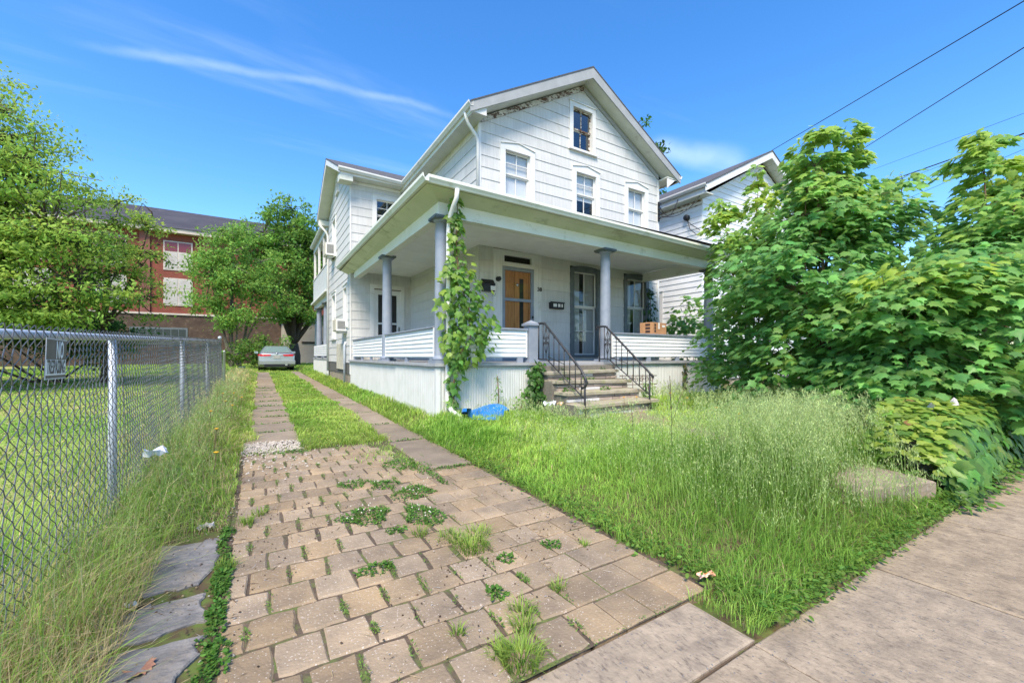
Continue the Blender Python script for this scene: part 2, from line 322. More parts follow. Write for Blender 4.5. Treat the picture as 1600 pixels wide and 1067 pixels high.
# extra grid lines so the paved areas sit in clean recesses
gx = np.unique(np.round(np.concatenate([gx, [-.62, -.16, -.17, .5, .51, 1.44, 1.45, 1.80, 1.81, 1.99, 2.0]]), 3)); gy = np.unique(np.round(np.concatenate([gy, [.94, .95, 1.26, 5.69, 5.70]]), 3))
GX, GY = np.meshgrid(gx, gy, indexing='ij'); GZ = ground_z(GX, GY)
paved = ((GX > -.165) & (GX < np.where(GY < 1.265, 1.805, 1.995)) & (GY < 5.70)) | (GY < .945) | ((GX > -.165) & (GX < .505) & (GY < 27)) | ((GX > 1.445) & (GX < 1.995) & (GY < 27))
GZ = np.where(paved, drive_z(GY)-.05, GZ)
n0, n1 = GX.shape; V = np.stack([GX, GY, GZ], -1).reshape(-1, 3); I = np.arange(n0*n1).reshape(n0, n1)
a, b, c, d = I[:-1, :-1].ravel(), I[1:, :-1].ravel(), I[1:, 1:].ravel(), I[:-1, 1:].ravel()
m = bpy.data.materials.new('lawn_ground'); m.use_nodes = True; t = m.node_tree; bs = t.nodes['Principled BSDF']; bs.inputs['Roughness'].default_value = .95; bs.inputs['Specular IOR Level'].default_value = .1
def nn(k): return t.nodes.new(k)
g_ = nn('ShaderNodeNewGeometry'); z1 = nn('ShaderNodeTexNoise'); z1.inputs['Scale'].default_value = .55; z1.inputs['Detail'].default_value = 5; t.links.new(g_.outputs['Position'], z1.inputs['Vector'])
z2 = nn('ShaderNodeTexNoise'); z2.inputs['Scale'].default_value = 14; z2.inputs['Detail'].default_value = 6; t.links.new(g_.outputs['Position'], z2.inputs['Vector'])
r1 = nn('ShaderNodeValToRGB'); r1.color_ramp.elements[0].position = .36; r1.color_ramp.elements[0].color = (.16,.29,.05,1); r1.color_ramp.elements[1].position = .66; r1.color_ramp.elements[1].color = (.42,.36,.18,1)
e = r1.color_ramp.elements.new(.52); e.color = (.26,.36,.08,1)
t.links.new(z1.outputs[0], r1.inputs[0])
hv = nn('ShaderNodeHueSaturation'); mr = nn('ShaderNodeMapRange'); mr.inputs[3].default_value = .35; mr.inputs[4].default_value = 1.35; t.links.new(z2.outputs[0], mr.inputs[0]); t.links.new(mr.outputs[0], hv.inputs['Value']); t.links.new(r1.outputs[0], hv.inputs['Color'])
sx_ = nn('ShaderNodeSeparateXYZ'); t.links.new(g_.outputs['Position'], sx_.inputs[0])
fm = nn('ShaderNodeMapRange'); fm.interpolation_type = 'SMOOTHSTEP'; fm.inputs[1].default_value = -1.9; fm.inputs[2].default_value = -1.1; t.links.new(sx_.outputs[0], fm.inputs[0])
r2 = nn('ShaderNodeValToRGB'); r2.color_ramp.elements[0].position = .4; r2.color_ramp.elements[0].color = (.10,.075,.045,1); r2.color_ramp.elements[1].position = .62; r2.color_ramp.elements[1].color = (.11,.15,.04,1); t.links.new(z2.outputs[0], r2.inputs[0])
mg = nn('ShaderNodeMix'); mg.data_type = 'RGBA'; t.links.new(fm.outputs[0], mg.inputs[0]); t.links.new(hv.outputs[0], mg.inputs[6]); t.links.new(r2.outputs[0], mg.inputs[7]); t.links.new(mg.outputs[2], bs.inputs['Base Color'])
MATS['lawn_ground'] = m
gm = np_mesh('ground', V, np.concatenate([np.stack([a, b, c], 1), np.stack([a, c, d], 1)]), 'lawn_ground')
gm.polygons.foreach_set('use_smooth', [True]*len(gm.polygons))
finish(bpy.data.objects.new('ground', gm), kind='structure')

# --- driveway bed and its pavers
bed = MB()
ys = np.linspace(1.27, 5.69, 12)
for y0, y1 in zip(ys[:-1], ys[1:]):
    bed.add([(-.6, y0, drive_z(y0)-.0075), (1.99, y0, drive_z(y0)-.0075), (1.99, y1, drive_z(y1)-.0075), (-.6, y1, drive_z(y1)-.0075)], [(0,1,2,3)])
drive = bed.build('driveway', 'soil', kind='structure')
def stone_mesh(name, w, d, h, mat, ch=.008, irr=.006, seed=0, sub=2):
    """A block with chamfered, slightly uneven outline, centred on the origin, top at z = 0."""
    r = random.Random(seed); out = []
    for (ax, ay), (bx, by) in zip([(-1,-1),(1,-1),(1,1),(-1,1)], [(1,-1),(1,1),(-1,1),(-1,-1)]):
        for k in range(sub):
            f = k/sub; out.append(((ax+(bx-ax)*f)*w/2+r.uniform(-irr, irr), (ay+(by-ay)*f)*d/2+r.uniform(-irr, irr)))
    n = len(out); m_ = MB(); vs = []
    for s, z in ((1, -h), (1, -ch), (1-2.2*ch/min(w, d), 0)):
        vs += [(x*s, y*s, z+(r.uniform(-.002, .002) if z == 0 else 0)) for x, y in out]
    vs.append((0, 0, .001))
    fs = [(i*n+k, i*n+(k+1) % n, (i+1)*n+(k+1) % n, (i+1)*n+k) for i in range(2) for k in range(n)]
    fs += [(2*n+k, 2*n+(k+1) % n, 3*n) for k in range(n)]
    m_.add(vs, fs); return m_.mesh(name, mat)
def put(name, me, loc, rot, parent, scale=None, **k):
    o = bpy.data.objects.new(name, me); o.location = Vector(loc)-base_of(parent); o.rotation_euler = rot
    if scale: o.scale = scale
    return finish(o, parent, **k)
rect = [stone_mesh('paver', .180, .218, .06, 'paver', irr=.0065, ch=.008, seed=i, sub=3) for i in range(9)]
half = [stone_mesh('paver', .088, .218, .06, 'paver', irr=.004, ch=.006, seed=20+i) for i in range(3)]
sq = [stone_mesh('paver', .2, .218, .06, 'paver', irr=.003, ch=.006, seed=30+i) for i in range(6)]
weedspots = []
y = 1.382; row = 0
while y < 5.62:
    x = -.145; k = 0
    seam = 1.10+.10*math.sin(y*1.3+.5) if y < 3.95 else (1.42 if y < 4.6 else 1.30-.25*(y-4.6))
    dipf = lambda x, y: -.004*math.exp(-((x-.95)**2+(y-3.0)**2)/.5)
    while x < seam:
        w_ = .096 if (k == 0 and row % 2) else .19+random.uniform(-.004,.006)
        j = random.uniform(-.003, .003)
        put('paver', random.choice(half if w_ < .15 else rect), (x+w_/2+j, y+.016*math.sin(x*1.7+y*.6), drive_z(y)+random.uniform(-.004,.003)+dipf(x, y)), (random.uniform(-.014,.014), random.uniform(-.014,.014), random.uniform(-.016,.016)), drive)
        x += w_; k += 1; weedspots.append((x-.001, y))
    if y < 3.98:
        n_ = max(1, round((1.945-x)/.198)); w_ = (1.945-x)/n_
        for i in range(n_):
            put('paver', random.choice(sq), (x+w_*(i+.5), y+.003, drive_z(y)+random.uniform(-.0025,.0025)), (random.uniform(-.006,.006), random.uniform(-.006,.006), random.uniform(-.01,.01)), drive, scale=((w_-.006)/.2, 1, 1))
            if i: pass
        weedspots.append((x, y))
    y += .2255; row += 1
# small courses between the left field and the right strip, up to the grass
yy = 4.1
# --- concrete wheel strips
def strip(name, x0, x1, joints, mat='strip_concrete'):
    bd = MB()
    for y0, y1 in zip(joints[:-1], joints[1:]): bd.add([(x0, y0, drive_z(y0)-.03), (x1, y0, drive_z(y0)-.03), (x1, y1, drive_z(y1)-.03), (x0, y1, drive_z(y1)-.03)], [(0,1,2,3)])
    root = bd.build(name, 'soil', kind='structure')
    for i, (y0, y1) in enumerate(zip(joints[:-1], joints[1:])):
        me = stone_mesh('slab', x1-x0-.02, y1-y0-.035, .08, mat, ch=.012, irr=.02, seed=hash((name, i)) % 999, sub=4)
        yc = (y0+y1)/2; put('slab', me, ((x0+x1)/2+random.uniform(-.02,.02), yc, drive_z(yc)+.012+random.uniform(-.006,.006)), (math.atan(.011)+random.uniform(-.012,.012), random.uniform(-.01,.01), random.uniform(-.02,.02)), root)
    return root
strip('driveway_strip', -.15, .49, [6.25,6.95,7.75,8.6,9.4,10.3,11.2,12.2,13.2,14.2,15.3,16.4,17.6,18.9,20.3,21.8,23.4,25,26.5])
strip('driveway_strip', 1.47, 1.98, [3.99,5.5,6.9,8.3,9.7,11.1,12.5,13.9,15.3,16.8,18.3,19.8,21.3,22.8,24.4,26.4])
# --- gravel patch at the head of the left strip
gv = MB()
for k in range(1500):
    gy_ = random.uniform(5.66, 6.3); gx_ = random.uniform(-.18, .5)
    if random.random() < .25: gx_ = random.gauss(.1, .25); gy_ = random.gauss(5.4, .4)
    s = random.uniform(.006, .017); z = drive_z(gy_)-.012+random.uniform(0, .02)
    vs = [(gx_+math.cos(a_)*s*random.uniform(.7,1.2), gy_+math.sin(a_)*s*random.uniform(.7,1.2), z) for a_ in (0, 1.57, 3.14, 4.71)]+[(gx_, gy_, z+s*random.uniform(.6,1))]
    gv.add(vs, [(0,1,4),(1,2,4),(2,3,4),(3,0,4)])
gv.build('gravel', 'gravel_stone', kind='stuff', label='patch of pale crushed gravel at the near end of the left wheel strip')
# --- sidewalk slabs, apron
sw = MB().box(-30, 60, -3, .93, -.12, -.045).build('sidewalk', 'soil', kind='structure')
def slab_obj(x0, x1, y0, y1, z, parent, tilt=0, mat='sidewalk_concrete', h=.1, name='slab'):
    me = stone_mesh(name, x1-x0-.008, y1-y0-.008, h, mat, ch=.006, irr=.002, seed=int(x0*100) % 997, sub=6)
    put(name, me, ((x0+x1)/2, (y0+y1)/2, z), (0, tilt, 0), parent)
xs = [-8.4, -7.13, -5.86, -4.59, -3.3, -2.05, -.78, .52, 1.76, 2.98, 4.25, 5.55, 6.82, 8.1, 9.4, 10.7, 12]
for i, (x0, x1) in enumerate(zip(xs[:-1], xs[1:])):
    slab_obj(x0, x1, -.55, .94, .002+random.uniform(-.004,.004), sw, random.uniform(-.003,.003))
ap = MB().box(-.6, 1.8, .945, 1.272, -.12, -.01).build('driveway_apron', 'soil', kind='structure')
slab_obj(-.6, .52, .948, 1.266, .004, ap); slab_obj(.52, 1.79, .948, 1.266, .005, ap)
# cracks are thin recessed dirt lines left open between slab pieces above
rd = MB().box(-60, 80, -9, -1.6, -.25, -.14).build('street', 'strip_concrete', kind='structure')
kb = MB().box(-60, 80, -1.6, -1.45, -.2, .0).build('kerb', 'sidewalk_concrete', kind='structure')
# --- concrete walkway from the steps to the sidewalk
wk = MB()
WK0, WK1 = Vector((4.22,1.16,0)), Vector((5.30,5.02,0)); wdir = (WK1-WK0).normalized(); wang = math.atan2(-wdir.x, wdir.y)
wperp = Vector((wdir.y, -wdir.x, 0))
wl = (WK1-WK0).length; NS = 4
for k in range(8):
    q = [WK0+wdir*(wl*k/8)-wperp*.46, WK0+wdir*(wl*k/8)+wperp*.46, WK0+wdir*(wl*(k+1)/8)+wperp*.46, WK0+wdir*(wl*(k+1)/8)-wperp*.46]
    wk.add([(p.x, p.y, float(ground_z(p.x,p.y))-.03) for p in q], [(0,1,2,3)])
walk = wk.build('walkway', 'soil', kind='structure')
for k in range(NS):
    c0 = WK0+wdir*(wl*(k+.5)/NS); me = stone_mesh('slab', .9, wl/NS-.02, .16, 'strip_concrete', ch=.012, irr=.01, seed=400+k, sub=5)
    put('slab', me, (c0.x, c0.y, float(ground_z(c0.x,c0.y))+.045), (.012,0,wang), walk)
# --- old slate flagstones along the left edge
for i, (cx_, cy_, w_, d_, rz) in enumerate(((-.37, 2.92, .33, .60, -.10), (-.41, 2.38, .38, .29, .12), (-.48, 1.97, .50, .42, -.1), (-.44, 1.56, .48, .28, .05))):
    me = stone_mesh('flagstone', w_, d_, .06, 'slate_stone', ch=.006, irr=.03, seed=60+i, sub=7)
    o = bpy.data.objects.new('flagstone', me); o.location = (cx_, cy_, drive_z(cy_)+.012); o.rotation_euler = (random.uniform(-.02,.02), random.uniform(-.02,.03), rz)
    finish(o, None, ['long grey slate flagstone farthest up the left edge of the brick paving', 'cracked dark slate flagstone second up from the corner, with dirt at its right', 'layered slate flagstone under the fallen brown leaf', 'slate flagstone at the very bottom left, partly under straw grass'][i], 'flagstone', 'slate flagstones beside the paving')

# ================================================================ HOUSE
XS, XM, YW, YG, YP = 2.43, 4.345, 8.54, 13.6, 6.26
house = thing('house', (7.4, 12, .3), 'two storey white shingled house with front gable and wraparound porch', 'house')
class PL:
    def __init__(s, O, U, Nn): s.O, s.U, s.N = Vector(O), Vector(U), Vector(Nn)
    def P(s, a, z, n=0): return s.O+s.U*a+s.N*n+Vector((0,0,z))
    def box(s, mb, a0, a1, z0, z1, n0, n1, mi=0): return mb.obox(s.P(a0,z0,n0), s.U*(a1-a0), s.N*(n1-n0), (0,0,z1-z0), mi)
    def poly(s, mb, pts, n0, n1, mi=0): return mb.prism([s.P(a,z,n0) for a, z in pts], s.N*(n1-n0), mi)
PF = PL((0,YW,0), (1,0,0), (0,-1,0)); PM = PL((XM,0,0), (0,1,0), (-1,0,0)); PG = PL((0,YG,0), (1,0,0), (0,-1,0)); PWL = PL((XS,0,0), (0,1,0), (-1,0,0))
PR = PL((10.54,0,0), (0,1,0), (1,0,0)); PB = PL((0,23.9,0), (1,0,0), (0,1,0))
def clip(poly, outl):
    n = len(outl)
    for i in range(n):
        (ax, ay), (bx, by) = outl[i], outl[(i+1) % n]; res = []
        f = lambda p: (bx-ax)*(p[1]-ay)-(by-ay)*(p[0]-ax)
        for j in range(len(poly)):
            p, q = poly[j], poly[(j+1) % len(poly)]; fp, fq = f(p), f(q)
            if fp >= 0: res.append(p)
            if fp*fq < 0: tt = fp/(fp-fq); res.append((p[0]+(q[0]-p[0])*tt, p[1]+(q[1]-p[1])*tt))
        poly = res
        if len(poly) < 3: return []
    return poly
def area(p): return abs(sum(p[i][0]*p[(i+1) % len(p)][1]-p[(i+1) % len(p)][0]*p[i][1] for i in range(len(p))))/2
def minus(r, holes):
    rs = [r]
    for h in holes:
        nr = []
        for (a0,a1,z0,z1) in rs:
            if h[0] >= a1 or h[1] <= a0 or h[2] >= z1 or h[3] <= z0: nr.append((a0,a1,z0,z1)); continue
            if z0 < h[2]: nr.append((a0,a1,z0,h[2]))
            if z1 > h[3]: nr.append((a0,a1,h[3],z1))
            zz0, zz1 = max(z0,h[2]), min(z1,h[3])
            if a0 < h[0]: nr.append((a0,h[0],zz0,zz1))
            if a1 > h[1]: nr.append((h[1],a1,zz0,zz1))
        rs = nr
    return rs
SHING = []
def wall(pl, outl, holes=(), noshing=(), row=.272, wid=.61, parent=house, sh=True, mat='siding', rows_from=None, thick=.012):
    a0 = min(p[0] for p in outl); a1 = max(p[0] for p in outl); z0 = min(p[1] for p in outl); z1 = max(p[1] for p in outl)
    mb = MB()
    for r in minus((a0,a1,z0,z1), holes):
        p = clip([(r[0],r[2]),(r[1],r[2]),(r[1],r[3]),(r[0],r[3])], outl)
        if p: mb.add([pl.P(a,z,0) for a, z in p], [tuple(range(len(p)))])
    wo = mb.build('wall', 'wall_backing', parent)
    if not sh: return wo
    k = 0; z = rows_from if rows_from is not None else z0
    while z < z1:
        a = a0-(.31 if k % 2 else .05)-.07*(k % 3)
        while a < a1:
            for r in minus((max(a,a0)+.0004, min(a+wid,a1)-.0004, z+.001, z+row), list(holes)+list(noshing)):
                if r[1]-r[0] < .015 or r[3]-r[2] < .015: continue
                p = clip([(r[0],r[2]),(r[1],r[2]),(r[1],r[3]),(r[0],r[3])], outl)
                if p and area(p) > .002: SHING.append((wo, pl, p, z, row, mat, thick))
            a += wid
        z += row; k += 1
    return wo
def emit_shingles():
    sc = []
    for i, (wo, pl, p, z, row, mat, th) in enumerate(SHING):
        pts = np.array([pl.P(a,b,.01) for a, b in p]); u, v, d = project(pts)
        cen = pts.mean(0); face = np.dot(np.array(pl.N), np.array([0,0,1.2])-cen) > 0
        ok = face and d.min() > .1 and u.max() > 0 and u.min() < 1600 and v.max() > 0 and v.min() < 1067
        A = area(list(zip(u, v))) if ok else 0
        if pl is PF and 3.75 < p[0][1] < 4.75: A = 0
        if pl is PM and 3.75 < p[0][1] < 4.4: A = 0
        sc.append(A)
    order = np.argsort(sc)[::-1]; single = set(int(i) for i in order[:300] if sc[i] > 0)
    rest = {}
    for i, (wo, pl, p, z, row, mat, th) in enumerate(SHING):
        mb = MB() if i in single else rest.setdefault(wo.name, (MB(), wo, mat))[0]
        jit = random.uniform(0, .0015)
        n = len(p); vs = [pl.P(a, b, .0015) for a, b in p]+[pl.P(a, b, .004+jit+th*(1-(b-z)/row)) for a, b in p]
        mb.add(vs, [tuple(range(n, 2*n))]+[(j, (j+1) % n, (j+1) % n+n, j+n) for j in range(n)])
        if i in single: mb.build('siding_shingle', mat, wo)
    for nm, (mb, wo, mat) in rest.items(): mb.build('siding_shingle', mat, wo, kind='stuff')

def window(pl, a0, a1, z0, z1, cas=.14, head='flat', up=(2,2), lo=(2,1), split=.5, trim='white_trim', sash='white_trim', blind='blind', bl=1.0, parent=house, sill=True, side=.0, glass='glass', inset=.05):
    """casing outer rectangle a0..a1 x z0..z1; casing, sill, two sashes with panes, blind behind"""
    w = MB(); ia0, ia1, iz0, iz1 = a0+cas, a1-cas, z0+(.03 if sill else cas), z1-cas
    pl.box(w, a0, ia0, z0, z1 if head == 'flat' else iz1+.0, -.02, .035); pl.box(w, ia1, a1, z0, z1 if head == 'flat' else iz1, -.02, .035)
    if head == 'flat': pl.box(w, ia0, ia1, iz1, z1, -.02, .037); pl.box(w, a0-.02, a1+.02, z1, z1+.03, -.02, .06)
    else:
        mid = (a0+a1)/2
        if head == 'peak': top = [(a0, iz1), (a1, iz1), (a1, z1-.02), (mid, z1+.075), (a0, z1-.02)]
        else:
            top = [(a0, iz1), (a1, iz1), (a1, z1-.10)]+[(mid+(a1-mid)*math.cos(q), z1-.10+.10*math.sin(q)) for q in np.linspace(.25, math.pi-.25, 9)]+[(a0, z1-.10)]
        pl.poly(w, top, -.02, .037)
        rim = [(x, z) for x, z in top[2:]]
        for (xa, za), (xb, zb) in zip(rim[:-1], rim[1:]): pl.poly(w, [(xa,za),(xb,zb),(xb,zb+.022),(xa,za+.022)], -.02, .06)
    # jambs
    pl.box(w, ia0-.02, ia0, iz0, iz1, -.14, -.02); pl.box(w, ia1, ia1+.02, iz0, iz1, -.14, -.02); pl.box(w, ia0, ia1, iz1, iz1+.02, -.14, -.02); pl.box(w, ia0, ia1, iz0-.02, iz0, -.14, -.02)
    o = w.build('window', trim, parent)
    if sill: sb = MB(); pl.box(sb, a0-.03, a1+.03, z0-.03, z0+.028, -.02, .075); sb.build('sill', trim, o)
    zm = iz0+(iz1-iz0)*split
    for (s0, s1, (nc, nr), n) in ((zm, iz1, up, -inset), (iz0, zm, lo, -inset-.035)):
        f = MB(); t_ = .035; top_t = .035
        pl.box(f, ia0, ia0+t_, s0, s1, n-.03, n); pl.box(f, ia1-t_, ia1, s0, s1, n-.03, n)
        pl.box(f, ia0+t_, ia1-t_, s0, s0+t_, n-.03, n); pl.box(f, ia0+t_, ia1-t_, s1-top_t, s1, n-.03, n)
        A0, A1, Z0, Z1 = ia0+t_, ia1-t_, s0+t_, s1-top_t
        for c in range(1, nc): x = A0+(A1-A0)*c/nc; pl.box(f, x-.009, x+.009, Z0, Z1, n-.028, n-.004)
        for r in range(1, nr): zz = Z0+(Z1-Z0)*r/nr; pl.box(f, A0, A1, zz-.009, zz+.009, n-.027, n-.005)
        f.build('sash', sash, o)
        for c in range(nc):
            for r in range(nr):
                g = MB(); x0, x1 = A0+(A1-A0)*c/nc, A0+(A1-A0)*(c+1)/nc; y0, y1 = Z0+(Z1-Z0)*r/nr, Z0+(Z1-Z0)*(r+1)/nr
                g.add([pl.P(x0,y0,n-.016), pl.P(x1,y0,n-.016), pl.P(x1,y1,n-.016+random.uniform(-.001,.001)), pl.P(x0,y1,n-.016)], [(0,1,2,3)]); g.build('pane', glass, o)
    if blind:
        c = MB(); zb = iz1-(iz1-iz0)*bl
        if blind == 'curtain':
            for (q0, q1) in ((ia0-.02, ia0+(ia1-ia0)*.42), (ia0+(ia1-ia0)*.6, ia1+.02)):
                k = 14
                pts = [(q0+(q1-q0)*i/k, (.02 if i % 2 else -.01)) for i in range(k+1)]
                for (xa, na), (xb, nb) in zip(pts[:-1], pts[1:]): c.add([pl.P(xa,zb,-.17+na), pl.P(xb,zb,-.17+nb), pl.P(xb,iz1+.03,-.17+nb), pl.P(xa,iz1+.03,-.17+na)], [(0,1,2,3)])
        else: pl.box(c, ia0-.018, ia1+.018, zb, iz1+.018, -.128, -.124)
        c.build('curtain' if blind == 'curtain' else 'blind', blind, o)
    return o
# ---- walls -----------------------------------------------------------------
FZ = 1.08; ER = 6.62
H1 = (4.90, 5.90, 5.02, 6.30); H2 = (7.11, 8.10, 4.98, 6.28); H3 = (9.08, 10.08, 4.96, 6.27); HA = (7.02, 7.94, 6.72, 7.98)
HD = (4.71, 6.09, FZ, 3.76); HT = (7.04, 8.13, 1.2, 3.60); HR = (9.05, 10.11, 1.75, 3.60)
wall(PF, [(XM, FZ), (10.54, FZ), (10.54, 6.70), (7.5, 8.46), (XM, 6.66)], [H1, H2, H3, HA, HT, HR, (4.95,5.86,FZ,3.74)], [HD], rows_from=FZ-.1)
wall(PM, [(YW, FZ), (YG, FZ), (YG, ER), (YW, ER)][::1], [], rows_from=FZ-.1)
HG = (3.09, 4.05, 5.2, 6.37); HGD = (3.02, 4.12, FZ, 3.49)
wall(PG, [(XS, FZ), (XM, FZ), (XM, 6.72), (XS, 6.72)], [HG, (3.15,3.99,FZ,3.36)], [HGD], rows_from=FZ-.1)
S1 = (16.35, 17.25, 4.9, 6.42); S2 = (16.40, 17.35, 1.83, 3.58); S3 = (14.05, 14.80, 2.15, 3.52)
wall(PWL, [(YG, .62), (18.3, .62), (18.3, 6.72), (15.95, 7.95), (YG, 6.72)], [S1, S2, S3, (15.7,16.2,7.05,7.55)], rows_from=FZ-.1)
wall(PR, [(YW, .5), (23.9, .5), (23.9, ER+.1), (YW, ER+.1)], rows_from=FZ-.1)
P5 = PL((4.9,0,0), (0,1,0), (-1,0,0))
wall(P5, [(18.3, .6), (23.9, .6), (23.9, 6.6), (18.3, 6.6)], rows_from=FZ-.1)
PB2 = PL((0,18.3,0), (1,0,0), (0,1,0))
wall(PB2, [(XS, .6), (4.9, .6), (4.9, 6.7), (XS, 6.7)], sh=False); wall(PB, [(4.9,.5),(10.54,.5),(10.54,6.7),(4.9,6.7)], sh=False)
fnd = MB(); fnd.box(XS+.02, 4.9, YG, 18.28, .0, .63); fnd.box(4.9, 10.5, YW+.02, 23.8, -.1, FZ); fnd.box(XM+.02, 4.9, YW+.02, YG, 0, FZ); fnd.build('foundation', 'foundation', house)
# corner boards
cb = MB(); cb.box(XM-.03, XM+.04, YW-.028, YW-.001, 3.9, 6.6); cb.box(XM-.03, XM-.004, YW-.001, YW+.04, 3.9, 6.6); 
cb.build('corner_board', 'white_trim', house)
cb = MB(); cb.box(10.5, 10.575, YW-.03, YW-.002, FZ, 6.6); cb.build('corner_board', 'white_trim', house)
cb = MB(); cb.box(XS-.025, XS+.02, YG-.025, YG-.002, .62, 6.6); cb.box(XS-.025, XS-.003, YG-.002, YG+.03, .62, 6.6); cb.build('corner_board', 'white_trim', house)
# ---- windows ---------------------------------------------------------------
window(PF, *H1, head='peak', bl=.98); window(PF, *H2, head='peak', bl=.62); window(PF, *H3, head='peak', up=(2,1), bl=.98)
window(PF, *HA, cas=.12, up=(2,1), lo=(2,1), blind=None, sash='peeling_paint', glass='dark_glass')
window(PF, *HT, cas=.13, head='arch', up=(2,1), lo=(2,2), split=.58, trim='dark_grey_paint', sash='white_trim', blind='curtain', sill=True)
window(PF, *HR, cas=.13, head='arch', up=(2,1), lo=(2,1), split=.5, trim='dark_grey_paint', sash='white_trim', blind='curtain', sill=True)
window(PG, *HG, cas=.13, up=(2,2), lo=(2,2), blind=None, glass='dark_glass')
window(PWL, *S1, cas=.11, up=(1,2), lo=(1,2), bl=.3, glass='dark_glass'); window(PWL, *S2, cas=.11, up=(1,1), lo=(1,1), bl=.4, glass='dark_glass'); window(PWL, *S3, cas=.10, up=(1,1), lo=(1,1), blind='curtain')
window(PWL, 15.7, 16.2, 7.05, 7.55, cas=.07, up=(1,1), lo=(1,1), blind=None)
# ---- front door with storm door, transom, surround --------------------------
d = MB()
PF.box(d, 4.705, 4.95, FZ, 3.74, -.02, .03); PF.box(d, 5.87, 6.09, FZ, 3.74, -.02, .03); PF.box(d, 4.95, 5.87, 3.66, 3.74, -.02, .03); PF.box(d, 4.95, 5.87, 3.355, 3.43, -.02, .045)
for x in (4.80, 4.90, 5.93, 6.0): PF.box(d, x-.006, x+.006, FZ, 3.72, .03, .037)
ds = d.build('door_surround', 'white_trim', house)
tr = MB(); PF.box(tr, 4.95, 5.0, 3.43, 3.66, -.04, .04); PF.box(tr, 5.79, 5.87, 3.43, 3.66, -.04, .04); PF.box(tr, 5.0, 5.79, 3.62, 3.66, -.04, .04); PF.box(tr, 5.0, 5.79, 3.43, 3.46, -.04, .04)
to = tr.build('transom_window', 'white_trim', house); g = MB(); PF.box(g, 5.0, 5.79, 3.46, 3.62, -.06, -.05); g.build('pane', 'black_gap', to)
dr = MB(); PF.box(dr, 4.97, 5.86, FZ, 3.35, -.07, -.03); door = dr.build('door', 'wood_door', house)
s = MB(); PF.box(s, 5.47, 5.585, 1.5, 3.10, -.03, -.024); s.build('glass_slit', 'black_plastic', door)
s = MB(); PF.box(s, 5.32, 5.326, FZ, 3.33, -.03, -.0265); PF.box(s, 5.74, 5.745, FZ, 3.33, -.03, -.0265); s.build('panel_joint', 'black_gap', door)
s = MB(); s.lathe([(.001,0),(.036,0),(.036,.02),(.001,.02)], (0,0,0), 14); s.v = [(5.41+x, YW+.03-z, 2.94+y) for x, y, z in s.v]; s.build('door_knocker', 'chrome', door)
s = MB(); PF.box(s, 5.70, 5.78, 1.98, 2.06, -.03, .02); PF.box(s, 5.735, 5.765, 2.03, 2.05, .02, .06); s.build('door_handle', 'black_plastic', door)
sd_ = MB(); PF.box(sd_, 4.955, 5.03, FZ, 3.35, -.02, .02); PF.box(sd_, 5.785, 5.865, FZ, 3.35, -.02, .02); PF.box(sd_, 5.03, 5.785, 3.27, 3.35, -.02, .02); PF.box(sd_, 5.03, 5.785, 2.53, 2.60, -.02, .02); PF.box(sd_, 5.03, 5.785, FZ, FZ+.15, -.02, .02)
sdo = sd_.build('storm_door', 'grey_paint', house)
s = MB(); PF.box(s, 5.81, 5.84, 2.13, 2.19, .02, .05); s.build('handle', 'black_plastic', sdo)
for z0, z1 in ((FZ+.15, 2.53), (2.60, 3.27)):
    s = MB(); s.add([PF.P(5.03,z0,0), PF.P(5.785,z0,0), PF.P(5.785,z1,0), PF.P(5.03,z1,0)], [(0,1,2,3)]); s.build('pane', 'glass_clear', sdo)
# ---- wing door ---------------------------------------------------------------
d = MB(); PG.box(d, 3.02, 3.15, FZ, 3.49, -.02, .035); PG.box(d, 3.99, 4.12, FZ, 3.49, -.02, .035); PG.box(d, 3.15, 3.99, 3.36, 3.49, -.02, .035)
d.build('door_surround', 'white_trim', house)
d = MB(); PG.box(d, 3.15, 3.27, FZ, 3.33, -.03, .01); PG.box(d, 3.87, 3.99, FZ, 3.33, -.03, .01); PG.box(d, 3.27, 3.87, 3.18, 3.33, -.03, .01); PG.box(d, 3.27, 3.87, 2.22, 2.28, -.03, .01); PG.box(d, 3.27, 3.87, FZ, 1.45, -.03, .01); PG.box(d, 3.55, 3.58, 1.45, 3.18, -.025, .0)
wd_ = d.build('door', 'white_trim', house)
for z0, z1 in ((1.45, 2.22), (2.28, 3.18)):
    s = MB(); PG.box(s, 3.27, 3.87, z0, z1, -.022, -.018); s.build('pane', 'black_plastic', wd_)
s = MB(); PG.box(s, 3.93, 3.95, 1.95, 2.15, .01, .05); s.build('door_handle', 'black_plastic', wd_)
s = MB(); PG.box(s, 3.14, 4.0, 3.33, 3.36, .0, .05); s.build('door_header_gap', 'rusty_iron', wd_)
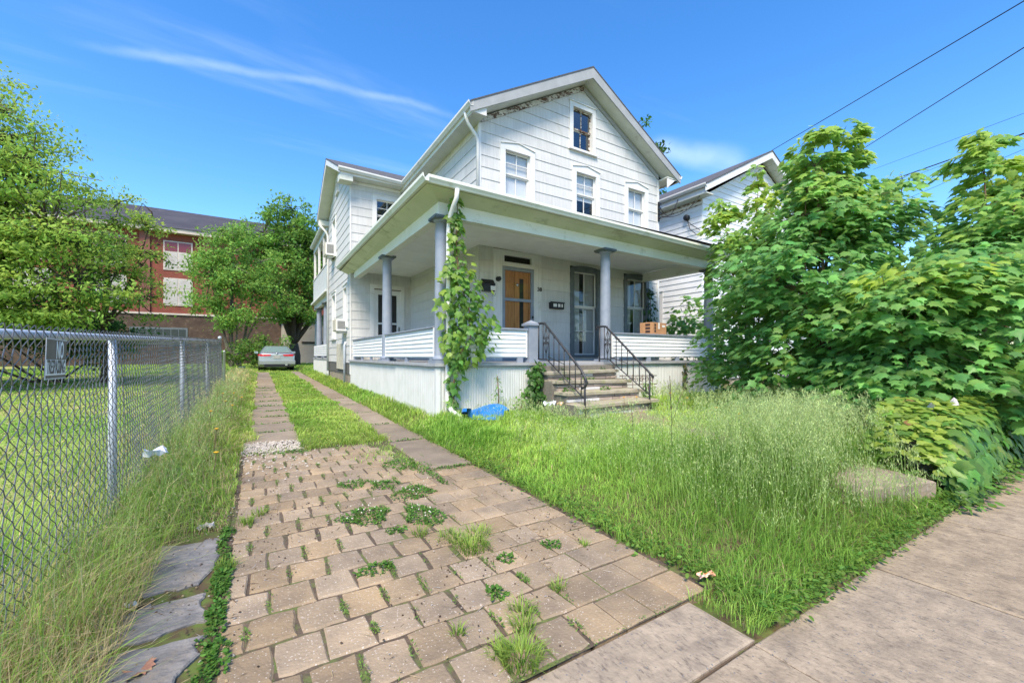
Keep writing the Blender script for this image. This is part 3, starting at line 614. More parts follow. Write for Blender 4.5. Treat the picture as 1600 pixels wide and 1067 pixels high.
# ---- main roof ----------------------------------------------------------------
RX, RZ = 7.5, 8.82; EL = (3.93, 6.78); ERt = (11.10, 6.76); Y0, Y1 = 8.13, 24.1
rf = MB()
for (ex, ez) in (EL, ERt):
    rf.prism([(ex,Y0-.01,ez),(RX,Y0-.01,RZ),(RX,Y0-.01,RZ-.035),(ex,Y0-.01,ez-.035)], (0,Y1-Y0,0))
roof = rf.build('roof', 'roof_shingle', house)
def lerp(a, b, f): return a+(b-a)*f
for (ex, ez) in (EL, ERt):
    sgn = 1 if ex < RX else -1
    rb = MB(); h = .27
    rb.prism([(ex,Y0,ez-.036),(RX,Y0,RZ-.036),(RX,Y0,RZ-.036-h),(ex+sgn*.0,Y0,ez-.036-h+.06)], (0,.03,0)); rb.build('rake_board', 'rake_grey', roof)
    sb = MB(); sb.prism([(ex+sgn*.06,Y0+.03,ez-.02-h+.06),(RX,Y0+.03,RZ-.03-h+.02),(RX,Y0+.03,RZ-h+.012),(ex+sgn*.06,Y0+.03,ez-h+.07)], (0,YW-Y0-.03,0)); sb.build('rake_soffit', 'soffit_paint', roof)
    wx = XM if sgn > 0 else 10.54; sl = (RZ-ez)/(RX-ex)
    zz = lambda x: RZ-.30+sl*(x-RX)
    fz = MB(); fz.prism([(wx,YW-.001,zz(wx)-.135),(RX,YW-.001,zz(RX)-.135),(RX,YW-.001,zz(RX)+.0),(wx,YW-.001,zz(wx))], (0,-.04,0)); fz.build('frieze_board', 'peeling_paint' if sgn > 0 else 'rake_grey', roof)
    eb = MB(); xa, xb = (ex+.09, wx) if sgn > 0 else (wx, ex-.09)
    eb.box(xa, xb, YW-.36, Y1-.2, 6.60, 6.63); eb.box(ex+sgn*.06-.015, ex+sgn*.06+.015, Y0+.03, Y1-.1, 6.58, 6.74)
    eb.build('eave_soffit', 'soffit_paint', roof)
    rt = MB(); rt.prism([(ex+sgn*.09,YW-.37,6.57),(wx-sgn*.0,YW-.37,6.57),(wx,YW-.37,6.57+sl*abs(wx-ex)+.04),(ex+sgn*.09,YW-.37,6.68)], (0,.03,0)); rt.build('eave_return', 'white_trim', roof)
def gutter(path_a, path_b, out, name='gutter', w=.115, h=.105, parent=None, mat='white_trim'):
    a, b, o = Vector(path_a), Vector(path_b), Vector(out); d = b-a; z = Vector((0,0,1)); g = MB()
    prof = [(0,0),(0,-h),(w*.55,-h),(w*.72,-h*.72),(w*.98,-h*.42),(w,0),(w-.012,0),(w-.02,-h*.35),(w*.6,-h*.86),(.008,-h*.9),(.008,0)]
    g.prism([a+o*p+z*q for p, q in prof], d); return g.build(name, mat, parent)
gutter((3.99,8.12,6.77), (3.99,13.16,6.79), (-1,0,0), parent=roof); gutter((11.05,8.12,6.75), (11.05,24,6.77), (1,0,0), parent=roof)
# ---- wing roof -------------------------------------------------------------------
WR, WZ, WX0 = 15.9, 8.20, 2.02
wr = MB()
for ey in (13.17, 18.62):
    wr.prism([(WX0-.01,ey,6.86),(WX0-.01,WR,WZ),(WX0-.01,WR,WZ-.035),(WX0-.01,ey,6.825)], (6,0,0))
wroof = wr.build('roof', 'roof_shingle', house)
for ey in (13.17, 18.62):
    sg = 1 if ey < WR else -1
    rb = MB(); rb.prism([(WX0,ey,6.82),(WX0,WR,WZ-.036),(WX0,WR,WZ-.24),(WX0,ey,6.68)], (.03,0,0)); rb.build('rake_board', 'white_trim', wroof)
    sb = MB(); sb.prism([(WX0+.03,ey+sg*.1,6.71),(WX0+.03,WR,WZ-.22),(WX0+.03,WR,WZ-.19),(WX0+.03,ey+sg*.1,6.74)], (XS-WX0-.03,0,0)); sb.build('rake_soffit', 'soffit_paint', wroof)
    bx_ = MB(); ya, yb = sorted((ey+sg*.04, (YG if sg > 0 else 18.3)-sg*.0)); bx_.box(WX0+.035, XS, ya, yb, 6.50, 6.70); bx_.box(XS, 4.3 if sg > 0 else 5, ya+.04, yb, 6.66, 6.69); bx_.build('eave_return', 'soffit_paint', wroof)
gutter((2.0,13.2,6.85), (3.95,13.2,6.80), (0,-1,0), parent=wroof)
fz = MB(); fz.box(XS, 4.0, YG-.05, YG-.004, 6.56, 6.655); fz.build('frieze_board', 'white_trim', wroof)
fz = MB(); fz.box(WX0+.04, 4.2, 13.205, 13.235, 6.66, 6.85); fz.build('fascia_board', 'white_trim', wroof)
# ---- porch -------------------------------------------------------------------------
gx0, gy0, gxr, gz0 = 2.15, 5.95, 10.12, 3.90
pr = MB(); zi = 4.42
T = [(gx0,gy0,gz0),(gxr,gy0,gz0),(gxr,YW+.3,gz0),(9.2,YW,zi),(XM,YW,zi),(XM,YG,zi),(gx0,YG+.32,gz0),(XM,YG+.32,zi-.05)]
for dz in (0, -.03): pr.add([(x,y,z+dz) for x,y,z in T], [(0,1,3,4),(1,2,3),(0,4,5,6),(5,7,6)])
proof = pr.build('porch_roof', 'roof_shingle', house)
gutter((gx0,gy0+.0,gz0-.0), (gxr,gy0,gz0-.13), (0,-1,0), w=.10, parent=proof, mat='porch_trim'); gutter((gx0,gy0-.095,gz0+.002), (gx0,YG+.32,gz0+.12), (-1,0,0), w=.10, parent=proof, mat='porch_trim')
sf = MB()   # sloping soffits between gutter and beam
sf.add([(gx0,gy0,3.79),(gxr,gy0,3.66),(9.98,6.3,3.60),(2.47,6.3,3.69)], [(0,1,2,3)]); sf.add([(gx0,gy0,3.79),(2.47,6.3,3.69),(2.47,YG+.32,3.76),(gx0,YG+.32,3.90)], [(0,1,2,3)]); sf.add([(gxr,gy0,3.66),(gxr,YW+.3,3.72),(9.98,YW+.3,3.62),(9.98,6.3,3.60)], [(0,1,2,3)])
sf.build('porch_soffit', 'soffit_green', proof)
def beam(x0,x1,y0,y1,za,zb,dz_end, along):
    b = MB(); o = [(x0,y0),(x1,y0),(x1,y1),(x0,y1)]
    e = [0, dz_end if along == 'x' else 0, dz_end, 0 if along == 'x' else dz_end]
    vs = [(x,y,za+q) for (x,y),q in zip(o,e)]+[(x,y,zb+q) for (x,y),q in zip(o,e)]
    b.add(vs, [(3,2,1,0),(4,5,6,7),(0,1,5,4),(1,2,6,5),(2,3,7,6),(3,0,4,7)]); return b.build('porch_beam', 'porch_trim', house)
beam(2.47, 9.98, 6.3, 6.47, 3.47, 3.715, -.06, 'x'); beam(2.47, 2.63, 6.475, YG-.35, 3.47, 3.715, .10, 'y'); beam(9.82, 9.98, 6.475, YW-.01, 3.41, 3.655, .02, 'y')
cl = MB(); cl.add([(2.63,6.47,3.72),(9.82,6.47,3.65),(9.82,YW,3.68),(XM,YW,3.77),(XM,YG,3.84),(2.63,YG,3.84)], [(0,1,2,3),(0,3,4,5)])
for k in range(14): yb_ = 6.6+k*.14; cl.box(2.7 if yb_ < YW else 2.7, 9.7, yb_, yb_+.005, 3.60, 3.602) if False else None
cl.build('porch_ceiling', 'ceiling_boards', house)
fl = MB(); fl.box(2.38, 10.14, 6.20, YW, FZ-.05, FZ); fl.box(2.36, XM, YW, YG, FZ-.05, FZ); fl.box(2.40, 10.12, 6.225, 6.28, FZ-.075, FZ-.05); fl.box(2.40, 2.46, 6.28, YG, FZ-.075, FZ-.05)
floor_ = fl.build('porch_floor', 'deck_paint', house)
def column(x, y, z0=FZ, z1=3.47, r=.115):
    c = MB(); prof = []
    n = 9; zb, zt = z0+.13, z1-.10
    for i in range(n): f = i/(n-1); prof.append((r*(1-.16*f**1.8), zb+(zt-zb)*f))
    prof = [(r*1.28, z0+.05), (r*1.30, z0+.075), (r*1.22, z0+.10), (r*1.04, z0+.11)]+prof+[(r*.86, zt), (r*1.16, z1-.055), (r*1.2, z1-.04)]
    i_ = len(prof)-5; prof.insert(len(prof)-4, (r*.92, zt-.20)); prof = sorted(prof, key=lambda p: p[1])
    c.lathe(prof, (x,y,0), 24); o = c.build('column', 'grey_paint', house)
    b = MB(); b.box(x-r*1.45, x+r*1.45, y-r*1.45, y+r*1.45, z1-.04, z1); b.box(x-r*1.3, x+r*1.3, y-r*1.3, y+r*1.3, z1-.055, z1-.04); b.build('capital', 'dark_grey_paint', o)
    b = MB(); b.box(x-r*1.45, x+r*1.45, y-r*1.45, y+r*1.45, z0, z0+.05); b.build('plinth', 'grey_paint', o); return o
column(2.56, 6.40); column(6.24, 6.40, z1=3.44); column(9.86, 6.40, z1=3.41); column(2.56, 9.78, z1=3.53)
def railing(ax, c, a0, a1, z0, z1, out, nb=6, sag=0):
    """closed balustrade of lapped boards; ax='x' runs along X at Y=c, 'y' runs along Y at X=c; out = outward sign"""
    pl = PL((0,c,0), (1,0,0), (0,out,0)) if ax == 'x' else PL((c,0,0), (0,1,0), (out,0,0))
    m_ = MB(); pl.box(m_, a0, a0+.03, z0, z1, -.02, .022); pl.box(m_, a1-.03, a1, z0, z1, -.02, .022); pl.box(m_, a0+.03, a1-.03, z0, z0+.02, -.015, .012)
    o = m_.build('railing_panel', 'aluminium_board', house)
    for k in range(max(2, int((a1-a0)/.8))):
        q = a0+.15+k*(a1-a0-.3)/max(1, int((a1-a0)/.8)-1); bk = MB(); pl.box(bk, q-.06, q+.06, FZ, z0, -.03, .015); bk.build('spacer_block', 'grey_paint', o)
    hb = (z1-z0-.03)/nb
    for k in range(nb):
        zz = z0+.02+k*hb; b = MB()
        p = [(zz, .026), (zz+hb*1.02, .008), (zz+hb*1.02, -.01), (zz, -.01)]
        A = [pl.P(a0+.03, z, n) for z, n in p]; b.prism(A, pl.U*(a1-a0-.06)); b.build('board', 'aluminium_board', o)
    b = MB(); pl.box(b, a0-.0, a1+.0, z1, z1+.03, -.07, .05); b.build('handrail_cap', 'grey_paint', o)
ZR0, ZR1 = 1.17, 1.67
railing('y', 2.50, 9.92, 13.5, ZR0, ZR1, -1); railing('y', 2.50, 6.55, 9.65, ZR0, ZR1, -1)
railing('x', 6.36, 2.70, 4.22, ZR0, ZR1, -1); railing('x', 6.36, 6.38, 9.72, ZR0, ZR1, -1); railing('y', 9.92, 6.52, 8.5, ZR0, ZR1, 1)
nw = MB(); nw.box(4.24, 4.43, 6.30, 6.49, FZ, 1.76); nw.box(4.21, 4.46, 6.27, 6.52, 1.76, 1.80); nw.add([(4.22,6.28,1.80),(4.45,6.28,1.80),(4.45,6.51,1.80),(4.22,6.51,1.80),(4.335,6.395,1.87)], [(0,1,4),(1,2,4),(2,3,4),(3,0,4)]); nw.box(4.215,4.455,6.275,6.515,FZ,FZ+.05)
nw.build('newel_post', 'grey_paint', house)
def skirt(ax, c, a0, a1, z0, z1, out):
    pl = PL((0,c,0), (1,0,0), (0,out,0)) if ax == 'x' else PL((c,0,0), (0,1,0), (out,0,0)); m_ = MB(); pitch = .096; a = a0
    while a < a1-.001:
        e = min(a+pitch, a1); pr_ = [(a,0), (a+.012,.012), (a+.030,.012), (a+.042,.0), (a+.054,.009), (e-.012,.009), (e,0)]
        pr_ = [(min(x, a1), n) for x, n in pr_]
        for (xa,na),(xb,nb) in zip(pr_[:-1], pr_[1:]):
            if xb-xa > 1e-5: m_.add([pl.P(xa,z0,na), pl.P(xb,z0,nb), pl.P(xb,z1,nb), pl.P(xa,z1,na)], [(0,1,2,3)])
        a = e
    pl.box(m_, a0, a1, z1-.02, z1, -.01, .022)
    return m_.build('skirting_panel', 'skirting_vinyl', house)
skirt('x', 6.26, 2.47, 4.30, .12, FZ-.052, -1); skirt('x', 6.26, 6.15, 10.08, .12, FZ-.052, -1); skirt('y', 2.43, 6.30, 13.58, .12, FZ-.052, -1); skirt('y', 10.10, 6.3, 8.5, .12, FZ-.052, 1)
for q_ in ((2.405, 2.475, 6.235, 6.30), (4.27, 4.33, 6.235, 6.27), (10.06,10.125,6.235,6.30)):
    ct = MB(); ct.box(*q_, .1, FZ-.055); ct.build('skirting_corner', 'white_trim', house)
# ---- rear side porch, two storeys -----------------------------------------------------
rp = MB(); rp.prism([(2.36,18.32,6.86),(4.95,18.32,7.25),(4.95,18.32,7.2),(2.36,18.32,6.80)], (0,5.6,0)); rpo = rp.build('rear_porch_roof', 'roof_shingle', house)
q = MB(); q.add([(2.38,18.32,6.74),(2.38,23.9,6.74),(4.9,23.9,6.74),(4.9,18.32,6.74)], [(0,1,2,3)]); q.box(2.44,2.56,18.32,23.9,6.5,6.72); q.build('porch_soffit', 'soffit_paint', rpo)
gutter((2.38,18.33,6.86), (2.38,23.9,6.86), (-1,0,0), parent=rpo)
q = MB(); q.box(2.40,4.9,18.32,23.8,3.92,4.02); q.box(2.30,2.62,18.32,23.85,3.84,3.915); q.box(2.46,2.60,18.32,23.8,3.56,3.84); q.build('upper_deck', 'porch_trim', house)
railing_z = (4.06, 5.02)
o = MB(); o.box(2.43,2.45,18.33,23.8,4.02,5.05); ub = o.build('railing_panel', 'aluminium_board', house)
for k in range(10):
    b = MB(); z = 4.03+k*.1; b.prism([(2.425,18.33,z),(2.41,18.33,z+.002),(2.424,18.33,z+.1),(2.43,18.33,z+.1)], (0,5.46,0)); b.build('board', 'aluminium_board', ub)
b = MB(); b.box(2.39,2.48,18.33,23.82,5.05,5.09); b.build('handrail_cap', 'white_trim', ub)
for yy in (18.42, 20.2, 22.0, 23.72):
    b = MB(); b.box(2.44,2.54,yy-.05,yy+.05,5.09,6.5); b.build('porch_post', 'white_trim', house)
column(2.56, 20.0, z0=1.12, z1=3.56, r=.13); column(2.56, 22.6, z0=1.12, z1=3.56, r=.13)
q = MB(); q.box(2.40,4.9,18.32,23.8,1.04,1.12); q.build('porch_floor', 'deck_paint', house)
q = MB(); q.box(2.44,2.46,18.34,23.7,1.2,1.7); rr = q.build('railing_panel', 'aluminium_board', house)
for k in range(5):
    b = MB(); z = 1.2+k*.1; b.prism([(2.435,18.34,z),(2.42,18.34,z+.002),(2.434,18.34,z+.1),(2.44,18.34,z+.1)], (0,5.3,0)); b.build('board', 'aluminium_board', rr)
skirt('y', 2.43, 18.34, 23.8, .25, 1.04, -1)
# ---- downspouts, lamp, number, panel, conduit -----------------------------------------
ds_ = MB(); ds_.tube([(3.95,8.45,6.68),(3.97,8.45,6.56),(4.03,8.47,6.46),(4.24,8.49,6.25),(4.29,8.5,6.15),(4.29,8.5,4.4)], .038, 8); ds_.build('downspout', 'white_trim', house)
ds_ = MB(); ds_.tube([(2.62,5.90,3.79),(2.62,5.92,3.66),(2.60,6.0,3.55),(2.60,6.14,3.42),(2.60,6.20,3.2),(2.60,6.21,2.0),(2.58,6.20,.62),(2.58,6.17,.42),(2.60,6.05,.32),(2.68,5.78,.22)], .038, 8); ds_.build('downspout', 'white_trim', house)
ds_ = MB(); ds_.tube([(2.08,18.2,6.52),(2.10,18.15,6.42),(2.30,18.15,6.2),(2.37,18.15,6.05),(2.37,18.15,.6)], .045, 8); ds_.build('downspout', 'white_trim', house)
sc_ = MB(); sc_.lathe([(.001,0),(.055,0),(.06,.02),(.045,.05),(.05,.06),(.05,.10),(.001,.11)], (0,0,0), 16); sc_.v = [(4.82+x, YW-.03-z, 3.02+y) for x,y,z in sc_.v]; sc_.build('porch_light', 'black_plastic', house)
def text_mesh(name, body, size, mat, parent, pos, right, up, ext=.003, xs=1.0, font_bold=.0, space=1.0, **k):
    cu = bpy.data.curves.new(name, 'FONT'); cu.body = body; cu.size = size; cu.extrude = ext; cu.offset = font_bold; cu.align_x = 'CENTER'; cu.align_y = 'CENTER'; cu.resolution_u = 2; cu.space_character = space
    tmp = bpy.data.objects.new(name+'_tmp', cu); COL.objects.link(tmp); bpy.context.view_layer.update()
    me = bpy.data.meshes.new_from_object(tmp.evaluated_get(bpy.context.evaluated_depsgraph_get())); bpy.data.objects.remove(tmp, do_unlink=True); bpy.data.curves.remove(cu)
    r_, u_ = Vector(right).normalized(), Vector(up).normalized(); n_ = r_.cross(u_); off = Vector(pos)-base_of(parent)
    for v_ in me.vertices: q_ = v_.co.copy(); v_.co = off+r_*q_.x*xs+u_*q_.y+n_*q_.z
    me.materials.clear(); me.materials.append(MATS[mat]); o_ = bpy.data.objects.new(name, me); return finish(o_, parent, **k)
text_mesh('house_number', '38', .14, 'black_iron', house, (6.035, YW-.036, 2.87), (1,0,0), (0,0,1), .006, font_bold=.003)
vp = MB(); PWL.box(vp, 14.55, 16.0, .75, 1.62, .012, .05); vp.build('access_panel', 'vent_panel', house)
cd_ = MB(); cd_.tube([(2.36,14.25,.3),(2.36,14.25,1.55),(2.40,14.25,1.66)], .035, 8); cd_.tube([(2.36,14.45,1.32),(2.36,14.25,1.32)], .03, 6); cd_.build('conduit', 'galvanised', house)
ins = MB(); ins.box(10.50,10.56,YW-.07,YW-.03,5.35,5.95)
for k in range(4): ins.box(10.49,10.57,YW-.12,YW-.07,5.42+k*.14,5.48+k*.14)
ins.build('wire_bracket', 'black_plastic', house)
emit_shingles()
# ================================================================ STONE STEPS
steps = thing('stone_steps', (5.2, 5.7, .2), 'mossy stone steps with veneer risers leading up to the white porch', 'steps')
sx0, sx1 = 4.34, 6.10
tops = [(6.19, 5.90, .93), (5.93, 5.62, .76), (5.65, 5.34, .59), (5.37, 5.04, .42)]
core = MB()
for i, (yb, yf, z) in enumerate(tops): core.box(sx0+.03, sx1-.03, yf+.05, 6.20, .1 if i == 3 else tops[i+1][2]-.02, z-.06)
core.box(sx0+.03, sx1-.03, 5.95, 6.2, .85, 1.02); core.build('core', 'mortar', steps)
for i, (yb, yf, z) in enumerate(tops):
    k = 1
    w_ = sx1-sx0+.04*i
    me = stone_mesh('tread', w_, yb-yf+.06, .06, 'step_stone', ch=.012, irr=.012, seed=200+i, sub=6)
    put('tread', me, ((sx0+sx1)/2+.02*i, (yb+yf)/2, z), (random.uniform(-.015,.015), random.uniform(-.015,.02), random.uniform(-.01,.01)), steps)
rtop = [1.03, .87, .70, .53, .36]; rbot = [.93, .76, .59, .42, .16]; ryf = [6.19, 5.90, 5.62, 5.34, 5.06]
for i in range(5):
    pieces_rows = ((rbot[i], rtop[i]),) if i == 0 else ((rbot[i], (rbot[i]+rtop[i])/2), ((rbot[i]+rtop[i])/2, rtop[i]))
    for (z0, z1) in pieces_rows:
        x = sx0+.03
        while x < sx1-.05:
            wd_ = random.uniform(.12, .5) if i else 1.7; x2 = min(x+wd_, sx1-.03)
            if sx1-.03-x2 < .1: x2 = sx1-.03
            m_ = MB(); o_ = random.uniform(.0, .02)
            yy = ryf[i]+.035
            m_.box(x+.006, x2-.006, yy-.02-o_, yy+.04, z0+.005, z1-.006)
            mt = 'pale_stone' if random.random() < .16 or i == 0 else 'veneer_stone'
            m_.build('veneer_stone', mt, steps); x = x2
for cx0, cx1 in ((sx0-.03, sx0+.028), (sx1-.028, sx1+.03)):
    cheek = MB(); cheek.prism([(cx0,5.1,.1),(cx0,6.2,.1),(cx0,6.2,.75),(cx0,5.72,.75),(cx0,5.72,.40),(cx0,5.1,.40)], (cx1-cx0,0,0)); cheek.build('cheek_wall', 'mortar', steps)
# ================================================================ IRON HANDRAILS
def scroll(mb, c, r, plane_u, flip=1, turns=1.4, n=22, rad=.006):
    pts = []
    for k in range(n+1):
        f = k/n; a = f*turns*2*math.pi; rr = r*(1-.75*f)
        pts.append(Vector(c)+plane_u*(flip*(rr*math.cos(a)))+Vector((0,0,rr*math.sin(a))))
    mb.tube(pts, rad, 5)
def handrail(x, label, lowend):
    t = thing('iron_handrail', (x, 5.6, .6), label, 'handrail', 'wrought iron handrails on the porch steps')
    zt = lambda y: 1.79-(6.30-y)*.80 if y < 6.05 else 1.79-(6.05-6.05)*0-.02
    zt = lambda y: 1.80 if y > 6.12 else 1.80-(6.12-y)*.82
    yb = 5.02; ztop = zt(yb)
    m_ = MB()
    if lowend == 'volute':
        pts = [(x,6.34,1.80),(x,6.2,1.80),(x,6.12,1.795),(x,5.6,zt(5.6)),(x,5.12,zt(5.12)),(x+.0,5.02,zt(5.04)-.06),(x,4.97,zt(5.04)-.14),(x,5.02,zt(5.04)-.22),(x-.0,5.09,zt(5.04)-.24)]
    else: pts = [(x,6.40,1.74),(x,6.38,1.79),(x,6.34,1.80),(x,6.2,1.80),(x,6.12,1.795),(x,5.6,zt(5.6)),(x,5.05,zt(5.05)),(x,4.94,zt(4.96)-.03)]
    m_.tube(pts, .021, 8); m_.build('top_rail', 'black_iron', t)
    low = lambda y: FZ+.06 if y > 6.05 else FZ+.06-(6.05-y)*.62
    m_ = MB(); m_.tube([(x,6.32,FZ+.06),(x,6.05,FZ+.06),(x,yb,low(yb))], .012, 6); m_.tube([(x,6.0,FZ-.12+.22),(x,5.55,FZ-.02)], .008, 5); m_.build('bottom_rail', 'black_iron', t)
    ys_ = [6.30, 6.16]+list(np.arange(5.98, 5.1, -.145))
    for k, y_ in enumerate(ys_):
        m_ = MB(); z0 = low(y_) if k else FZ; m_.tube([(x,y_,z0),(x,y_,zt(y_))], .0095 if k else .014, 5); m_.build('baluster', 'black_iron', t)
    m_ = MB(); m_.tube([(x,yb,.15),(x,yb,zt(yb)-.02)], .017, 6); m_.build('post', 'black_iron', t)
    # lyre ornament of scrolls between the first two balusters
    U = Vector((0,1,0)); m_ = MB(); yc = 6.075; zc = 1.47
    yc = 6.07
    for sgn in (1, -1):
        scroll(m_, (x, yc+sgn*.038, zc+.045), .034, U, sgn); scroll(m_, (x, yc+sgn*.038, zc-.045), .034, U, sgn)
        m_.tube([(x,yc,zc+.24),(x,yc+sgn*.055,zc+.10),(x,yc+sgn*.072,zc+.05),(x,yc+sgn*.01,zc),(x,yc+sgn*.072,zc-.05),(x,yc+sgn*.055,zc-.10),(x,yc,zc-.24)], .006, 5)
    m_.tube([(x,yc,zc+.33),(x,yc,zc-.36)], .007, 5); m_.build('scroll_ornament', 'black_iron', t)
    return t
handrail(4.45, 'black iron handrail with curled lower end beside the grey newel post', 'volute')
handrail(5.98, 'black iron handrail on the right side of the steps in front of the middle column', 'straight')
t = thing('rusty_railing', (6.6, 5.85, .3), 'rusty length of scrolled railing leaning beside the porch steps', 'railing')
for z in (.80, .62):
    m_ = MB(); m_.tube([(6.15,5.9,z),(7.25,5.9,z-.02)], .010, 5); m_.build('rail', 'rusty_iron', t)
for k in range(6):
    m_ = MB(); scroll(m_, (6.3+k*.16,5.9,.71), .06, Vector((1,0,0)), 1 if k % 2 else -1, rad=.008); m_.build('scroll', 'rusty_iron', t)
for k in range(4):
    m_ = MB(); m_.tube([(6.22+k*.3,5.9,.2),(6.22+k*.3,5.9,.82)], .008, 5); m_.build('baluster', 'rusty_iron', t)
# ================================================================ THINGS ON THE PORCH
mb_ = MB(); mb_.box(4.40,4.70,YW-.10,YW-.03,2.70,2.86); mb_.prism([(4.39,YW-.03,2.99),(4.71,YW-.03,2.99),(4.71,YW-.10,2.88),(4.39,YW-.10,2.88)], (0,0,-.02))
t = thing('mailbox', (4.55,YW-.06,2.70), 'black wall mailbox with white tag left of the wooden door', 'mailbox')
m_ = MB(); m_.box(4.40,4.70,YW-.11,YW-.022,2.70,2.865); m_.build('box', 'black_plastic', t)
m_ = MB(); m_.prism([(4.39,YW-.02,2.99),(4.39,YW-.125,2.87),(4.39,YW-.125,2.855),(4.39,YW-.02,2.86)], (.32,0,0)); m_.build('lid', 'black_plastic', t)
m_ = MB(); m_.box(4.59,4.725,YW-.116,YW-.112,2.73,2.83); m_.build('label', 'white_label', t)
m_ = MB(); m_.tube([(4.66,YW-.1,2.70),(4.65,YW-.1,2.62),(4.70,YW-.1,2.60),(4.73,YW-.1,2.66)], .005, 4); m_.build('newspaper_hook', 'black_iron', t)
t = thing('mailbox', (6.55,YW-.06,2.40), 'wide black mailbox with three small labels between door and tall window', 'mailbox')
m_ = MB(); m_.box(6.34,6.77,YW-.10,YW-.022,2.41,2.575); m_.box(6.33,6.78,YW-.115,YW-.10,2.56,2.585); m_.build('box', 'black_plastic', t)
for xa, xb in ((6.42,6.53),(6.57,6.645),(6.68,6.725)):
    m_ = MB(); m_.box(xa, xb, YW-.104, YW-.1005, 2.46, 2.54); m_.build('label', 'white_label', t)
t = thing('cardboard_box', (8.0,6.40,1.70), 'taped brown cardboard box standing on the right porch rail', 'box')
O = Vector((7.70,6.36,1.705)); ux = Vector((math.cos(.18), math.sin(.18), 0)); uy = Vector((-math.sin(.18), math.cos(.18), 0))
m_ = MB(); m_.obox(O, ux*.60, uy*.34, (0,0,.27)); m_.build('carton', 'cardboard', t)
m_ = MB(); m_.obox(O+Vector((0,0,.2705))+uy*.15, ux*.60, uy*.045, (0,0,.002)); m_.build('tape', 'white_label', t)
m_ = MB(); m_.obox(O+ux*.22-uy*.002+Vector((0,0,.12)), ux*.07, uy*.002, (0,0,.15)); m_.build('tape', 'white_label', t)
for k in range(3):
    m_ = MB(); m_.obox(O-ux*.0022+uy*.08+Vector((0,0,.03+k*.078)), ux*.002, uy*.12, (0,0,.055)); m_.obox(O+ux*.05-uy*.0022+Vector((0,0,.04+k*.07)), ux*.07, uy*.002, (0,0,.055)); m_.build('printed_mark', 'dark_print', t, kind='stuff')
m_ = MB(); m_.obox(O+ux*.40-uy*.0022+Vector((0,0,.17)), ux*.14, uy*.002, (0,0,.05)); m_.build('shipping_label', 'white_label', t)
def aircon(y0, y1, z0, z1, label, out=.36):
    t = thing('air_conditioner', (XS-.2,(y0+y1)/2,z0), label, 'air conditioner', 'window air conditioners on the side wall')
    x0 = XS-out; m_ = MB(); m_.box(x0+.02, XS+.05, y0, y1, z0, z1); m_.build('case', 'ac_case', t)
    m_ = MB(); m_.box(x0, x0+.02, y0+.02, y1-.02, z0+.02, z1-.02); m_.build('coil_grille', 'vent_panel', t)
    m_ = MB()
    for k in range(9):
        m_.box(x0+.06+k*.026, x0+.075+k*.026, y0-.004, y0, z0+.06, z1-.06)
    m_.build('side_vent', 'black_plastic', t, kind='stuff')
    m_ = MB(); m_.box(x0+.1, XS, y0+.1, y1-.1, z0-.06, z0-.02); m_.build('bracket', 'white_trim', t)
aircon(16.5, 17.1, 4.93, 5.38, 'white air conditioner in the upper side window near the downspout')
aircon(14.1, 14.75, 2.0, 2.38, 'white air conditioner under the lower side window by the porch')

# ================================================================ NEIGHBOUR HOUSE
nb = thing('neighbour_house', (16.6, 12, .3), 'white clapboard gable house next door behind the maple leaves', 'house')
NX0, NX1, NYF, NRZ = 12.9, 20.3, 8.6, 9.0
PN = PL((0,NYF,0),(1,0,0),(0,-1,0)); PNS = PL((NX0,0,0),(0,1,0),(-1,0,0))
def clapboards(pl, outl, exposure=.15, z_from=None, holes=()):
    a0 = min(p[0] for p in outl); a1 = max(p[0] for p in outl); z0 = min(p[1] for p in outl); z1 = max(p[1] for p in outl)
    b_ = MB(); b_.add([pl.P(a,z,0) for a,z in outl], [tuple(range(len(outl)))]); wo = b_.build('wall', 'siding', nb); z = z_from or z0
    while z < z1:
        p = clip([(a0,z),(a1,z),(a1,z+exposure),(a0,z+exposure)], outl)
        if p:
            n = len(p); vs = [pl.P(a,b,.001) for a,b in p]+[pl.P(a,b,.004+.018*(1-(b-z)/exposure)) for a,b in p]
            q = MB(); q.add(vs, [tuple(range(n,2*n))]+[(j,(j+1)%n,(j+1)%n+n,j+n) for j in range(n)]); q.build('clapboard', 'aluminium_board', wo)
        z += exposure
    return wo
clapboards(PN, [(NX0,.4),(NX1,.4),(NX1,6.75),(16.6,8.62),(NX0,6.65)], .2)
clapboards(PNS, [(NYF,.4),(18,.4),(18,6.6),(NYF,6.6)], .2)
q = MB(); q.box(NX0+.02, NX1-.02, NYF+.02, 18, 0, .4); q.add([(NX1,NYF,0),(NX1,18,0),(NX1,18,6.7),(NX1,NYF,6.7)], [(0,1,2,3)]); q.add([(NX0,18,0),(NX1,18,0),(NX1,18,6.7),(16.6,18,8.6),(NX0,18,6.7)], [(0,1,2,3,4)]); q.build('foundation', 'foundation', nb)
r_ = MB()
for ex in (12.45, 20.75): r_.prism([(ex,8.15,6.86),(16.6,8.15,NRZ),(16.6,8.15,NRZ-.04),(ex,8.15,6.82)], (0,10.2,0))
nro = r_.build('roof', 'roof_shingle', nb)
